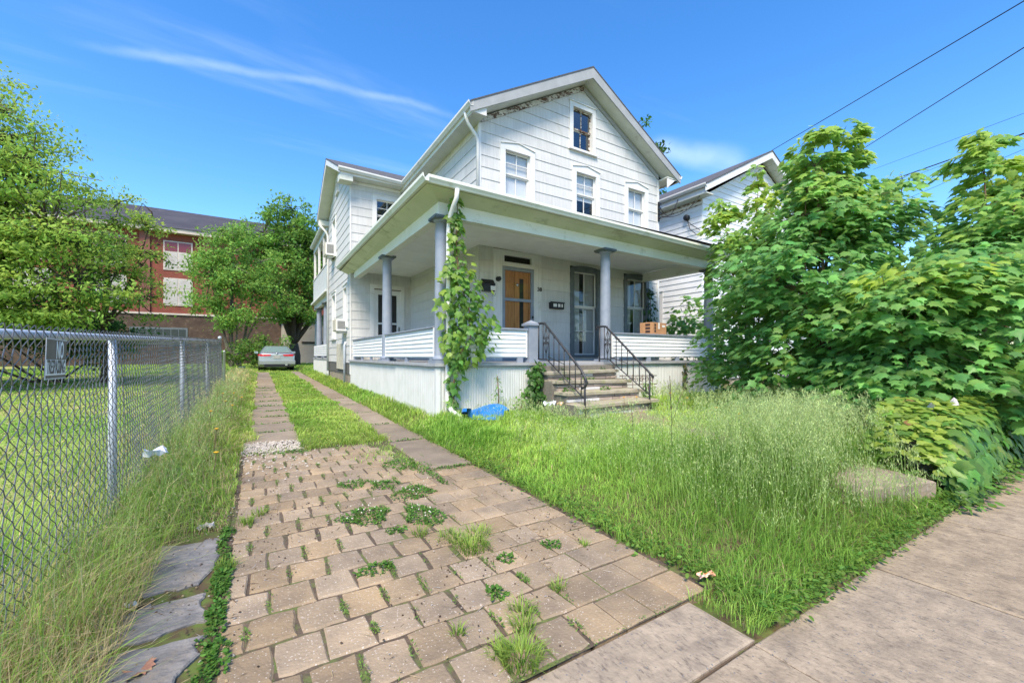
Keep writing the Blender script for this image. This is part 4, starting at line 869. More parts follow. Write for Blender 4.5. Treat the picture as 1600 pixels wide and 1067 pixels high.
for ex in (12.45, 20.75):
    sg = 1 if ex < 16.6 else -1
    q = MB(); q.prism([(ex,8.17,6.82),(16.6,8.17,NRZ-.04),(16.6,8.17,NRZ-.30),(ex,8.17,6.60)], (0,.03,0)); q.build('rake_board', 'white_trim', nro)
    n_ = 14
    for k in range(n_):
        f0, f1 = k/n_, (k+.94)/n_; pt = lambda f: (ex+sg*.1+(16.6-ex-sg*.1)*f, 6.64+(NRZ-.27-6.64)*f)
        (xa,za),(xb,zb) = pt(f0), pt(f1); q = MB(); q.prism([(xa,8.2,za),(xb,8.2,zb),(xb,8.2,zb+.02),(xa,8.2,za+.02)], (0,.4,0)); q.build('soffit_slat', 'soffit_paint', nro)
    q = MB(); xa, xb = sorted((ex+sg*.06, NX0 if sg > 0 else NX1)); q.box(xa, xb, 8.2, 18, 6.56, 6.60); q.build('eave_soffit', 'soffit_paint', nro)
q = MB(); q.box(12.53,12.56,8.22,18,6.61,6.85); q.build('fascia_board', 'white_trim', nro)
gutter((12.5,8.15,6.86),(12.5,18,6.86),(-1,0,0),parent=nro)
q = MB(); q.box(NX0-.014,NX0-.002,NYF+.02,14,6.36,6.56); q.build('frieze_board', 'peeling_paint', nb)
window(PNS, 10.2, 11.1, 2.2, 3.6, parent=nb, blind='curtain', up=(1,1), lo=(1,1), trim='white_trim')
mt = MB(); mt.lathe([(.001,0),(.10,0),(.10,.09),(.085,.13),(.001,.13)], (0,0,0), 14); mt.v = [(NX0-.03-z, 9.15+x, 6.05+y) for x,y,z in mt.v]; mt.build('cable_junction', 'black_plastic', nb)
mt = MB(); mt.tube([(NX0-.1,9.12,6.0),(NX0-.1,9.0,5.6),(NX0-.06,8.75,5.35),(NX0+.3,8.5,5.45)], .012, 5); mt.tube([(NX0-.1,9.18,6.0),(NX0-.1,8.95,5.75),(NX0-.05,8.65,5.5)], .012, 5); mt.build('hanging_cable', 'wire_black', nb)
# service cables between the two houses and the street wires
def wire(pts, r, label, group='overhead wires', sag=0, name='overhead_wire'):
    a, b = Vector(pts[0]), Vector(pts[-1]); n = 24
    P_ = [a.lerp(b, i/n)-Vector((0,0,sag*4*(i/n)*(1-i/n))) for i in range(n+1)]
    m_ = MB(); m_.tube(P_, r, 5); return m_.top(name, 'wire_black', label, 'wire', group)
wire([(10.57,8.42,5.5),(12.6,8.5,6.55)], .014, 'drooping black cable between porch gable corner and neighbour eave', 'service cables', .25, 'service_cable')
wire([(10.57,8.42,5.7),(12.55,9.3,6.7)], .012, 'thin looping cable higher up beside the neighbour gutter', 'service cables', .35, 'service_cable')
def wp(u, v, t): k = (u-800)/644; return (t*(SY+k*CY), t*(CY-k*SY), 1.2+t*(556-v)/644)
def wire2(a, b, e0, e1, r, label, name='overhead_wire'):
    """a straight span through a and b, carried on past both"""
    a, b = Vector(a), Vector(b); d = b-a; wire([a-d*e0, b+d*e1], r, label, name=name)
wire2((16.94,8.38,9.15), (12.06,1.4,7.79), .0, 1.3, .012, 'black wire reaching highest, from the neighbour gable peak to the top corner')
wire2((19.8,6.62,9.1), (12.87,1.49,7.34), .55, .7, .012, 'black wire second from the top, rising from behind the tallest maple shoots')
wire2((17.47,4.54,6.93), (12.87,1.49,5.6), .9, .7, .016, 'thick black wire sloping up just over the right maple')
wire2((42.69,9.01,16.76), (38.6,4.48,15.59), 1.3, 1, .012, 'faint thin far wire above the thick black wire'); wire2((42.69,9.01,15.22), (38.6,4.48,14.47), 1.3, 1, .012, 'faint thin far wire just under the uppermost faint one'); wire2((34.24,9.5,10.81), (32.16,3.73,11.48), .7, 1, .010, 'faint thin far wire lowest of the three faint ones')
# ================================================================ FOLIAGE
def leaf_shape(kind):
    if kind == 'maple':
        half = [(.20,-.10),(.22,.06),(.50,.20),(.36,.30),(.44,.52),(.27,.50),(.17,.66),(.13,.60)]
    elif kind == 'maple2':
        half = [(.26,-.06),(.30,.12),(.54,.28),(.36,.36),(.36,.60),(.22,.56),(.10,.72)]
    elif kind == 'ivy':
        half = [(.22,-.12),(.40,.0),(.46,.26),(.50,.50),(.26,.56),(.14,.80)]
    elif kind == 'grape':
        half = [(.20,-.10),(.42,.05),(.40,.24),(.46,.48),(.24,.54),(.12,.80)]
    elif kind == 'oval':
        half = [(.22,.15),(.30,.45),(.18,.8)]
    else: half = [(.16,.35),(.10,.75)]
    pts = [(0,0)]+half+[(0,1)]+[(-x,y) for x, y in half[::-1]]
    V = [(0,.32,.02)]+[(x, y, -.28*abs(x)-.16*max(0,y-.3)**2*1.5+.0) for x, y in pts]
    n = len(pts); T = [(0, 1+i, 1+(i+1) % n) for i in range(n)]
    return np.array(V, float), np.array(T, int)
SHAPES = {k: leaf_shape(k) for k in ('maple','maple2','ivy','grape','oval','small')}
def frames(tip, nor):
    tip = tip/np.linalg.norm(tip, axis=1, keepdims=True); x = np.cross(tip, nor); x /= (np.linalg.norm(x, axis=1, keepdims=True)+1e-9); n = np.cross(x, tip); return np.stack([x, tip, n], 2)
_lm = {}
def leaf_obj_mesh(kind, ci, col, name):
    key = (kind, ci, name)
    if key not in _lm:
        V_, T_ = SHAPES[kind]; _lm[key] = np_mesh(name, V_, T_, 'leaf', np.tile(np.array(col), (len(V_), 1)))
    return _lm[key]
def leaves(parent, kinds, P, TIP, NOR, S, C, singles=300, name='leaf', mat='leaf'):
    """Leaves given by position, tip direction, normal, size and colour: the largest visible ones as objects, the rest as one part."""
    n = len(P); Fm = frames(TIP, NOR); kd = rng.integers(0, len(kinds), n)
    u, v, d = project(P); px = S*644/d; face = np.abs(np.einsum('ij,ij->i', Fm[:, :, 2], P-np.array([0,0,1.2])))/np.linalg.norm(P-np.array([0,0,1.2]), axis=1)
    ok = (d > .2) & (u > 0) & (u < 1600) & (v > 0) & (v < 1067)
    cell = (np.floor(u/8).astype(int)*1000+np.floor(v/8).astype(int)); best = {}
    for i in np.where(ok)[0]:
        c = cell[i]
        if c not in best or d[i] < d[best[c]]: best[c] = i
    vis = np.zeros(n, bool); vis[list(best.values())] = True
    sc = np.where(vis, px*(.35+face), 0); pick = np.argsort(sc)[::-1][:singles]; pick = pick[sc[pick] > 7]
    q = {}
    for i in pick:
        col = np.round(C[i]*14)/14*.0+C[i]
        key = tuple(np.round(np.log(np.maximum(C[i], .01))*5).astype(int)); q.setdefault(key, C[i])
        o = bpy.data.objects.new(name, leaf_obj_mesh(kinds[kd[i]], key, q[key], name))
        M = Matrix(((*Fm[i][0]*S[i], 0), (*Fm[i][1]*S[i], 0), (*Fm[i][2]*S[i], 0), (0,0,0,1))); M.translation = Vector(P[i])-base_of(parent)
        o.matrix_local = M; finish(o, parent)
    rest = np.ones(n, bool); rest[pick] = False
    Vs, Ts, Cs, off = [], [], [], 0; b0 = np.array(base_of(parent))
    for ki, k in enumerate(kinds):
        V_, T_ = SHAPES[k]; idx = np.where(rest & (kd == ki))[0]
        if len(idx) == 0: continue
        W_ = np.einsum('nij,vj->nvi', Fm[idx], V_)*S[idx][:, None, None]+P[idx][:, None, :]-b0
        Vs.append(W_.reshape(-1, 3)); Ts.append((T_[None]+(np.arange(len(idx))*len(V_))[:, None, None]+off).reshape(-1, 3)); Cs.append(np.repeat(C[idx], len(V_), 0)); off += len(idx)*len(V_)
    if Vs: finish(bpy.data.objects.new('foliage', np_mesh('foliage', np.concatenate(Vs), np.concatenate(Ts), mat, np.concatenate(Cs))), parent, kind='stuff')
def rdir(n): a = rng.normal(size=(n, 3)); return a/np.linalg.norm(a, axis=1, keepdims=True)
def colours(n, base, var=.18, yellow=None, yf=0):
    base = np.array(base); C = base[None]*np.exp(rng.normal(0, var, (n, 1)))*np.exp(rng.normal(0, .06, (n, 3)))
    if yellow is not None:
        f = np.clip(yf+rng.normal(0, .12, n), 0, 1)[:, None]; C = C*(1-f)+np.array(yellow)[None]*f
    return C
def bez(a, b, bend, n=7):
    a, b, bend = Vector(a), Vector(b), Vector(bend); return [a*(1-t)**2+(a+b)*.5*2*t*(1-t)+bend*2*t*(1-t)+b*t*t for t in [i/(n-1) for i in range(n)]]
GREEN = (.14,.325,.092); YG = (.40,.53,.08)
def sapling(loc, blobs, nspray, lsize, label, name='maple_sapling', young=(3.2,5.2), per=34, tone=GREEN, kinds=('maple','maple2'), stems=3, yel=.6, group='young maples beside the porch', flat=.4, spread=.42):
    t = thing(name, loc, label, 'tree', group); base = Vector(loc)
    B = np.array([[*c, rx, rz] for c, rx, rz in blobs]); wts = (B[:, 3]**1.0*B[:, 4]**.8); wts = wts/wts.sum()
    tr_ = MB(); br = MB(); joints = []
    for i, (c, rx, rz) in enumerate(blobs):
        bs = base+Vector((random.uniform(-.15,.15), random.uniform(-.15,.15), -.05)); top = Vector(c)+Vector((0,0,rz*.5))
        pts = bez(bs, top, Vector((random.uniform(-.2,.2), random.uniform(-.2,.2), .35)), 9); ln = (top-bs).length
        tr_.tube(pts, [max(.006, .010*ln*(1-f/8.5)) for f in range(9)], 6); joints += pts[3:]
    tr_.build('trunk', 'twig', t)
    J = np.array(joints); P, T, Nn, S, C = [], [], [], [], []
    for k in range(nspray):
        b = B[rng.choice(len(B), p=wts)]; dv = rdir(1)[0]; r = rng.uniform(.45, 1.08); dv[2] = dv[2]*.9+.08
        sc = b[:3]+dv*r*np.array([b[3], b[3], b[4]])
        gz = float(ground_z(sc[0], sc[1]))
        if sc[2] < gz+.15: sc[2] = gz+.15+rng.uniform(0,.25)
        j = J[np.argmin(np.linalg.norm(J-sc, axis=1))]; out_ = sc-b[:3]; out_[2] *= .4; out_ = out_/(np.linalg.norm(out_)+1e-6)
        br.tube([j, (np.array(j)+sc)/2+np.array([0,0,.06]), sc], [.006,.005,.003], 3, caps=False)
        m_ = int(per*rng.uniform(.6, 1.3)); sp = min(spread, max(.2, b[3]*.8))*rng.uniform(.6, 1.15)
        q = rdir(m_)*np.array([1,1,flat])*sp*rng.uniform(.2, 1, (m_, 1))**.6; q += out_*sp*.25
        rad = np.linalg.norm(q[:, :2], axis=1); q[:, 2] -= .55*rad**2/sp
        pp = sc+q; hd = q[:, :2]/(rad[:, None]+1e-6)
        tip = np.concatenate([hd+out_[None, :2]*.6, np.full((m_, 1), -.75)], 1)+rng.normal(0, .3, (m_, 3))
        nor = np.concatenate([hd*.75+out_[None, :2]*.6, np.ones((m_, 1))*.62], 1)+rng.normal(0, .3, (m_, 3))
        P.append(pp); T.append(tip); Nn.append(nor); s_ = lsize*rng.uniform(.55, 1.2, m_); S.append(s_)
        f = float(np.clip((sc[2]-young[0])/(young[1]-young[0]), 0, 1))*yel+(.35 if rng.random() < .10 else 0)
        C.append(colours(m_, tone, .2, YG, f*rng.uniform(.3, 1.3)))
    br.build('branch', 'twig', t, kind='stuff')
    P = np.concatenate(P); keep = P[:, 2] > ground_z(P[:, 0], P[:, 1])+.03; keep &= ~((P[:, 0] < 10.1) & (P[:, 1] > 6.1)); keep &= (P[:, 1] > .55)
    T, Nn, S, C = [np.concatenate(a)[keep] for a in (T, Nn, S, C)]; leaves(t, kinds, P[keep], T, Nn, S, C)
    return t
sapling((8.1,3.1,.2), [((8.15,3.35,4.55),.34,.80), ((8.75,3.15,4.55),.32,.78), ((8.45,3.3,3.95),.65,.5), ((7.92,3.35,3.66),.85,.65), ((8.82,3.04,3.5),.75,.55), ((7.61,3.31,2.53),1.1,.74), ((7.7,2.9,1.56),1.25,.8), ((7.43,3.42,.84),.95,.5)], 300, .15, 'tallest young maple in the middle of the thicket, with twin upright leafy shoots')
sapling((8.5,1.4,.15), [((9.1,1.55,3.95),.26,.6), ((9.6,1.2,3.6),.4,.6), ((8.78,1.18,3.08),.6,.5), ((8.5,1.51,2.7),.52,.45), ((7.54,1.48,2.1),.75,.46), ((7.71,1.2,1.56),.9,.65), ((7.4,1.56,1.09),.85,.5), ((7.3,1.25,.74),.55,.4), ((9.4,1.3,2.6),.8,.8)], 245, .15, 'young maple at the right edge of the picture, behind the ivy covered wall', young=(2.6,4.2))
sapling((8.75,4.8,.2), [((8.64,5.26,4.05),.28,.55), ((8.88,4.64,4.45),.30,.6), ((8.79,4.93,3.33),.72,.6), ((8.5,4.39,2.3),.85,.75), ((8.25,4.8,1.15),.6,.75), ((8.84,4.43,3.6),.55,.5)], 180, .135, 'yellow topped slender maple in front of the right porch column', young=(2.6,4.3), yel=.75, per=28)
sapling((6.95,2.0,.15), [((7.12,1.73,2.15),.66,.24), ((7.0,2.04,1.67),.72,.46), ((6.78,1.75,1.09),.72,.45), ((6.75,2.15,.71),.55,.33)], 115, .145, 'low spreading young maple nearest the lawn, with bright new leaves on top', young=(1.7,2.4), yel=.8)
sapling((11,2.8,.15), [((10.8,2.9,4.62),.5,.14), ((11.19,3.11,3.5),.8,.45), ((11.17,2.53,2.9),1.0,.7), ((10.9,2.7,2.2),1.2,.9), ((10.6,3.2,1.2),1.2,.8), ((11.6,1.6,2.2),1.2,1.1)], 185, .16, 'maple behind the others with one long side branch against the sky', young=(3.6,4.8), yel=.45)
sapling((10.9,7.6,.3), [((10.75,7.7,2.3),.55,.6), ((10.8,7.4,1.4),.6,.6), ((11.2,6.9,2.6),.5,.6), ((11.3,6.6,1.5),.7,.8)], 50, .15, 'dark leafy shrub in the gap behind the right end of the porch', young=(2.0,3.2), yel=.35, name='maple_shrub', per=26)

# --- ivy over the low wall at the corner
iv = thing('ivy_mound', (6.3,1.3,.1), 'broad leaved ivy heaped over the low wall beside the sidewalk', 'ivy')
m_ = MB(); m_.box(5.42,9,1.16,1.42,.0,.46); m_.build('wall', 'mortar', iv)
n = 2300; xx = np.where(rng.random(n) < .22, rng.uniform(4.85, 5.5, n), rng.uniform(4.85, 8.6, n)); ang = rng.uniform(-.25, 1.9, n)
hh = .56+.10*vnoise(xx, xx*0, .6)-.35*np.clip((5.25-xx)/.4, 0, 1)**2; hh = np.minimum(hh, .68)
prof_y = 1.42-(.42+.10*vnoise(xx*1.7, xx*0+3, .5))*np.cos(ang)*1.0; prof_z = .04+hh*np.clip(np.sin(ang)*1.15+.02, 0, 1)
low = ang < .25; prof_z[low] = rng.uniform(.03, .3, low.sum())
P = np.stack([xx, prof_y+rng.normal(0,.03,n), prof_z+ground_z(xx, 1.3)+rng.normal(0,.02,n)-.05], 1)
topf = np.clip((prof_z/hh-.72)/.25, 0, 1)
out_ = np.stack([rng.normal(-.05,.25,n), -np.cos(ang)*.9, np.sin(ang)*1.0+.25], 1)
tip = np.stack([rng.normal(-.1,.4,n), -.5-topf*.4, -.9+topf*.75+rng.normal(0,.15,n)], 1)
endl = xx < 5.15; out_[endl, 0] -= .8
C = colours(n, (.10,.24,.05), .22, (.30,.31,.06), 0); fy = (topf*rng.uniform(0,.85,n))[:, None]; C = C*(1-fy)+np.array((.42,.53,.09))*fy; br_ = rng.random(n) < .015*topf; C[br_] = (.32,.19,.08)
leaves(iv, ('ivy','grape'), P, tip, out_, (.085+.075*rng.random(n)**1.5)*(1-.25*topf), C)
for k, (x_, y_, z_, s_) in enumerate(((5.28,1.22,.67,.065), (5.8,1.18,.72,.05))):
    b_ = MB(); r_ = random.Random(k); vs = [Vector((math.cos(a)*s_*r_.uniform(.8,1.3), math.sin(a)*s_*r_.uniform(.6,1), 0)) for a in np.linspace(0, 6.28, 7)[:-1]]+[Vector((math.cos(a)*s_*.7, math.sin(a)*s_*.5, s_*r_.uniform(.7,1.1))) for a in np.linspace(.4, 6.68, 7)[:-1]]+[Vector((s_*.1, 0, s_*1.5))]
    vs = [(x_+p.x, y_+p.y, z_+p.z) for p in vs]; b_.add(vs, [(i, (i+1) % 6, (i+1) % 6+6, i+6) for i in range(6)]+[(6+i, 6+(i+1) % 6, 12) for i in range(6)]+[(5,4,3,2,1,0)])
    b_.top('rock', 'pale_rock', ['pointed pale rock sitting on the left end of the ivy wall', 'small pale rock half hidden in yellow ivy leaves'][k], 'rock', 'rocks on the ivy wall')

# --- vines on the house
def vine(loc, path, radii, n, lsize, label, tone=(.12,.27,.05), yel=(.42,.52,.08), yf=.4, kinds=('grape','maple2'), name='climbing_vine', stem=True, singles=260, out=(0,-1,.2)):
    t = thing(name, loc, label, 'vine', 'vines growing on the house')
    pts = [Vector(p) for p in path]; m_ = MB()
    if stem:
        m_.tube(pts, [.014*(1-.6*i/len(pts)) for i in range(len(pts))], 5); m_.build('stem', 'twig', t)
    L_ = np.array(pts); seg = np.linalg.norm(np.diff(L_, axis=0), axis=1); wgt = seg*(np.array(radii[:-1])+np.array(radii[1:])); wgt = wgt/wgt.sum()
    k = rng.choice(len(seg), n, p=wgt); f = rng.random(n); c = L_[k]*(1-f[:, None])+L_[k+1]*f[:, None]; r = np.array(radii)[k]*(1-f)+np.array(radii)[k+1]*f
    q = rdir(n)*np.array([1,.55,.9]); q = q*(rng.uniform(.25,1.05,n)**.5)[:, None]*r[:, None]; P = c+q
    o_ = np.array(out); nor = q/(np.linalg.norm(q, axis=1, keepdims=True)+1e-6)*.6+o_*.8+rng.normal(0,.35,(n,3)); nor[:, 2] += .35
    tip = q/(np.linalg.norm(q, axis=1, keepdims=True)+1e-6)*.5+np.array([0,-.2,-.8])+rng.normal(0,.35,(n,3))
    ff = np.clip(np.linalg.norm(q, axis=1)/np.maximum(r,.01)-.45, 0, 1)*yf*2*(P[:, 2] > 1.0)
    C = colours(n, tone, .2); g_ = np.clip(ff*rng.uniform(0,1.6,n), 0, 1)[:, None]; C = C*(1-g_)+np.array(yel)*g_
    S = lsize*rng.uniform(.5,1.25,n)
    keep = (P[:, 2] > ground_z(P[:, 0], P[:, 1])+.02)
    leaves(t, kinds, P[keep], tip[keep], nor[keep], S[keep], C[keep], singles=singles); return t
vine((2.66,6.1,.3), [(2.66,6.12,.25),(2.64,6.10,.7),(2.70,6.08,1.15),(2.92,6.04,1.5),(2.90,6.06,1.95),(2.76,6.12,2.4),(2.72,6.16,2.9),(2.72,6.14,3.3),(2.70,6.06,3.72)], [.04,.12,.22,.52,.58,.36,.18,.15,.07], 720, .12, 'leafy vine climbing the corner porch column and bulging over the rail')
vine((4.2,5.9,.25), [(4.25,6.0,.2),(4.22,6.02,.55),(4.28,6.05,.85),(4.33,6.08,1.05)], [.22,.25,.22,.10], 240, .10, 'dark ivy clump climbing the skirting left of the stone steps', tone=(.055,.14,.028), yf=.1, kinds=('ivy','grape'))
vine((10.0,8.35,1.1), [(9.95,8.4,1.1),(10.05,8.42,1.9),(10.08,8.42,2.6),(10.06,8.42,3.2)], [.15,.22,.25,.12], 170, .11, 'dark vine hanging over the edge of the right porch window', tone=(.035,.09,.022), yf=.05)
vine((8.62,6.18,.3), [(8.64,6.20,.2),(8.62,6.19,.6),(8.66,6.2,1.02)], [.05,.07,.09], 60, .075, 'thin withered vine strand on the right porch skirting', tone=(.13,.15,.05), yf=.1)
vine((9.6,6.2,3.2), [(9.75,6.3,3.0),(9.8,6.25,3.3),(9.72,6.2,3.5)], [.15,.2,.12], 60, .12, 'vine tuft clinging round the top of the right porch column', stem=False)
vine((6.4,5.35,.2), [(6.3,5.3,.2),(6.38,5.35,.45),(6.5,5.5,.62)], [.20,.26,.12], 260, .05, 'pale weedy bush at the foot of the right handrail', tone=(.17,.30,.09), yf=.1, kinds=('oval',), name='weed_clump')
vine((3.45,6.05,.2), [(3.4,6.0,.2),(3.45,6.05,.5),(3.42,6.05,.86)], [.16,.13,.05], 200, .035, 'tall thin weed standing against the front skirting', tone=(.14,.28,.06), yf=.1, kinds=('small','oval'), name='weed_clump')
vine((3.95,6.0,.2), [(3.8,6.0,.2),(3.95,6.05,.4),(4.05,6.1,.62)], [.18,.17,.08], 180, .045, 'weeds between the skirting and the ivy left of the steps', tone=(.12,.26,.05), yf=.1, kinds=('oval','grape'), name='weed_clump')
# --- background trees
def tree(name, loc, blobs, n, ls, label, tone, yel=None, yf=0, bark='bark', trunk_r=.2, stems=1, layered=False, group=None, fork=.25, kinds=('oval','small'), clump=.5):
    t = thing(name, loc, label, 'tree', group); base = Vector(loc); tr_ = MB(); limb = MB(); J = []
    fk = base+Vector((0,0,fork*max(c[2]-base.z for c, rx, rz in blobs)))
    if stems == 1: tr_.tube([base-Vector((0,0,.2)), base.lerp(fk,.5)+Vector((.1,0,0)), fk], [trunk_r*1.2, trunk_r*.95, trunk_r*.8], 10)
    for c, rx, rz in blobs:
        st = fk if stems == 1 else base+Vector((random.uniform(-.3,.3), random.uniform(-.2,.2), -.1)); top = Vector(c)+Vector((0,0,rz*.6))
        pts = bez(st, top, Vector((random.uniform(-.4,.4), 0, random.uniform(-.2,.5))), 8); (limb if stems == 1 else tr_).tube(pts, [max(.012, trunk_r*.55*(1-i/7.5)) for i in range(8)], 6); J += pts[2:]
    tr_.build('trunk', bark, t)
    P, T, Nn, C = [], [], [], []; B = np.array([[*c, rx, rz] for c, rx, rz in blobs]); w_ = B[:, 3]**2*B[:, 4]; w_ /= w_.sum(); Jn = np.array(J)
    ncl = max(12, n//70)
    for k in range(ncl):
        b = B[rng.choice(len(B), p=w_)]; dv = rdir(1)[0]; sc = b[:3]+dv*rng.uniform(.35,1.08)*np.array([b[3], b[3]*.9, b[4]]); sc[2] = max(sc[2], loc[2]+.3)
        j = Jn[np.argmin(np.linalg.norm(Jn-sc, axis=1))]; limb.tube([j, (np.array(j)+sc)/2+rng.normal(0,.1,3), sc], [.03,.02,.008], 3, caps=False)
        m_ = int(70*rng.uniform(.5,1.5)); cs = clump*rng.uniform(.6,1.3)
        q = rdir(m_)*(rng.uniform(0,1,(m_,1))**.5)*cs*(np.array([1.3,1.3,.28]) if layered else np.array([1,1,.75])); P.append(sc+q)
        nor = rng.normal(0,.6 if not layered else .35,(m_,3))+np.array([0,-.25,.8])+dv*.3; T.append(rng.normal(0,1,(m_,3))+np.array([0,0,-.3])); Nn.append(nor)
        C.append(colours(m_, np.array(tone)*math.exp(random.gauss(0,.16)), .16, yel, yf*random.random()*1.6 if yel is not None else 0))
    if stems == 1 or True: limb.build('limb', bark, t, kind='stuff')
    P = np.concatenate(P); T = np.concatenate(T); Nn = np.concatenate(Nn); C = np.concatenate(C); S = ls*rng.uniform(.6,1.3,len(P))
    leaves(t, kinds, P, T, Nn, S, C, singles=0, mat='far_leaf'); return t
LY = (.36,.48,.085)
tree('feathery_tree', (-7.2,18.2,.2), [((-6.6,18.2,7.6),1.5,1.4), ((-7.6,18.8,9.2),1.3,1.1), ((-5.9,17.6,6.2),1.8,1.1), ((-7.5,17.2,5.2),2.0,1.2), ((-5.2,17.2,4.4),1.9,.9), ((-6.6,16.6,3.2),1.8,.8), ((-8.5,18,7),1.6,1.6), ((-4.6,17.0,3.0),1.4,.6), ((-8.6,17,4.0),1.8,1.0), ((-6.6,17.4,4.3),1.6,.8), ((-6.5,16.8,2.3),1.9,.75), ((-5.0,17.2,2.2),1.3,.6), ((-8.2,17,2.5),1.9,.9)], 70000, .12, 'tall pale green tree with layered feathery branches at the left edge', (.19,.35,.06), LY, .5, bark='bark', trunk_r=.22, layered=True, clump=.6, kinds=('small','small','oval'))
tree('sparse_tree', (-4.6,19.6,.2), [((-4.1,19.2,6.1),.9,.7), ((-3.3,19.4,6.0),.7,.6), ((-4.4,19.2,4.9),1.5,.7), ((-3.1,19.2,4.9),1.0,.5), ((-4.0,19.0,3.8),1.5,.7), ((-3.4,19.0,2.9),1.1,.6), ((-5.0,19.4,6.7),.5,.5)], 9000, .10, 'sparse twiggy tree with yellowish new leaves in front of the brick building', (.18,.31,.05), LY, .5, bark='bark', trunk_r=.12, layered=True, clump=.42, fork=.3)
tree('yard_hedge', (-6.0,20.5,.2), [((-8.5,20.5,2.1),1.8,1.3), ((-6.6,20.5,2.1),1.7,1.2), ((-5.2,20.8,1.9),1.4,1.0), ((-10,20,2.6),2.0,1.7), ((-7.3,20,3.3),1.6,.9), ((-12,20,2.4),2.0,1.8), ((-4.6,21.2,1.6),1.0,.8)], 27000, .13, 'dark green bushy hedge beyond the chain link fence', (.075,.17,.032), None, 0, stems=3, trunk_r=.08, clump=.55)
tree('multi_stem_tree', (-1.45,33.6,.35), [((-1.5,33.6,8.7),1.7,1.4), ((-2.7,33.4,6.8),1.5,1.3), ((.1,33.8,7.0),1.7,1.4), ((-1.4,33,6.2),2.4,1.6), ((-2.9,33,4.5),1.3,.9), ((.9,33.4,4.8),1.6,1.2), ((-1.3,32.8,3.8),2.0,1.0)], 18000, .18, 'round bright green tree with several pale stems beyond the fence end', (.16,.32,.06), LY, .12, bark='grey_bark', stems=6, trunk_r=.24, clump=.7)
tree('shade_tree', (2.3,36.5,.35), [((2.2,36.5,11.6),2.2,1.8), ((.3,36.3,9.6),1.9,1.5), ((4.2,36.6,9.6),2.6,2.0), ((2.0,36,8.2),2.4,1.6), ((.9,36,6.2),1.7,1.1), ((4.0,36,6.4),2.2,1.3), ((2.4,35.6,4.4),2.0,.9), ((6.5,36.5,8),2.0,2.2)], 27000, .23, 'tall dark green shade tree with forked black trunk behind the car', (.12,.26,.05), (.3,.42,.06), .12, trunk_r=.42, clump=.75, fork=.16)
tree('shrub', (.1,30.5,.35), [((-.4,30.5,1.5),1.2,1.0), ((.9,30.8,1.7),1.0,1.0), ((-1.6,30.6,1.1),.8,.6)], 3800, .16, 'rounded green shrub just behind the parked car', (.08,.18,.03), LY, .1, stems=4, trunk_r=.05, clump=.5)
tree('maple_tree', (23.5,23.1,.3), [((23.5,23.1,14.0),3.2,3.0), ((24.6,22.6,13.2),2.4,2.2), ((22,23.5,12),2.6,2.5), ((25.2,21.0,12.6),1.6,1.6), ((25.2,22.1,18.7),.9,1.2), ((26.9,21.1,17.3),.9,1.0), ((25.2,22.2,17.0),1.2,1.2)], 8000, .30, 'tree whose leaf tips peek over the right roof slope', (.06,.15,.026), None, 0, trunk_r=.35, clump=.8)
tree('far_tree', (-16,30,.3), [((-16,30,6),3.5,3.5), ((-13,32,4.5),3,2.5), ((-20,28,5),4,3.5)], 8000, .28, 'dense tree far off at the left beyond the field', (.06,.14,.03), None, 0, trunk_r=.3, clump=.9)
# ================================================================ BRICK SCHOOL-LIKE BUILDING, GARAGE
bb = thing('brick_building', (-10,55,.3), 'large red brick building with slate roof and boarded windows behind the trees', 'building')
bx0, bx1, bY = -46, 6.5, 48.0; PBk = PL((0,bY,0),(1,0,0),(0,-1,0))
q = MB(); q.box(bx0, bx1, bY, bY+16, 4.95, 12.3); q.build('wall', 'brick_red', bb)
q = MB(); q.box(bx0, bx1, bY-.12, bY+16, .2, 4.9); q.build('base_wall', 'brick_brown', bb)
q = MB(); q.box(bx0, bx1, bY-.22, bY+.1, 4.90, 5.06); q.build('stone_band', 'stone_trim', bb)
q = MB(); q.box(bx0-.4, bx1+.4, bY-.7, bY, 12.25, 12.62); q.build('cornice', 'stone_trim', bb)
q = MB(); q.prism([(bx0-.5,bY-.8,12.62),(bx0-.5,bY+8,16.6),(bx0-.5,bY+16.8,12.62),(bx0-.5,bY+16.5,12.55),(bx0-.5,bY-.5,12.55)], (bx1-bx0+1,0,0)); q.build('roof', 'slate_roof', bb)
for k in range(9):
    cx_ = -6.3-4.55*k+ (0)
    for (z0, z1, boarded) in ((8.95, 11.6, False), (5.75, 8.25, True)):
        q = MB(); PBk.box(q, cx_-1.05, cx_+1.05, z0, z1, -.05, .06); w_ = q.build('window', 'stone_trim', bb)
        for a in range(2):
            for (r0, r1, mt_) in ((0, .62, 'boarded_window'), (.66, 1, 'red_pane' if not boarded else 'boarded_window')):
                g = MB(); PBk.box(g, cx_-.95+a*.99, cx_-.95+a*.99+.90, z0+.1+(z1-z0-.2)*r0, z0+.1+(z1-z0-.2)*r1, .055, .075); g.build('pane', mt_, w_)
    if k < 9:
        q = MB(); PBk.box(q, cx_+1.9, cx_+2.6, 5.06, 12.25, .0, .16); q.build('brick_pier', 'brick_red', bb)
for cx_ in (-7.6, -14.5, -21.5):
    q = MB(); PBk.box(q, cx_-2.0, cx_+2.0, 2.2, 3.75, .1, .17); w_ = q.build('window', 'dark_grey_paint', bb)
    for a in range(7): g = MB(); PBk.box(g, cx_-1.9+a*.545, cx_-1.9+a*.545+.48, 2.3, 3.6, .165, .19); g.build('pane', 'basement_glass', w_)
gr = thing('garage', (5,43,.3), 'plain beige block wall building behind the black tree trunk', 'garage')
q = MB(); q.box(1.9,16,42,50,.2,4.6); q.build('wall', 'beige_wall', gr)
q = MB(); q.box(1.6,16.3,41.7,50.3,4.6,4.9); q.build('roof', 'slate_roof', gr)
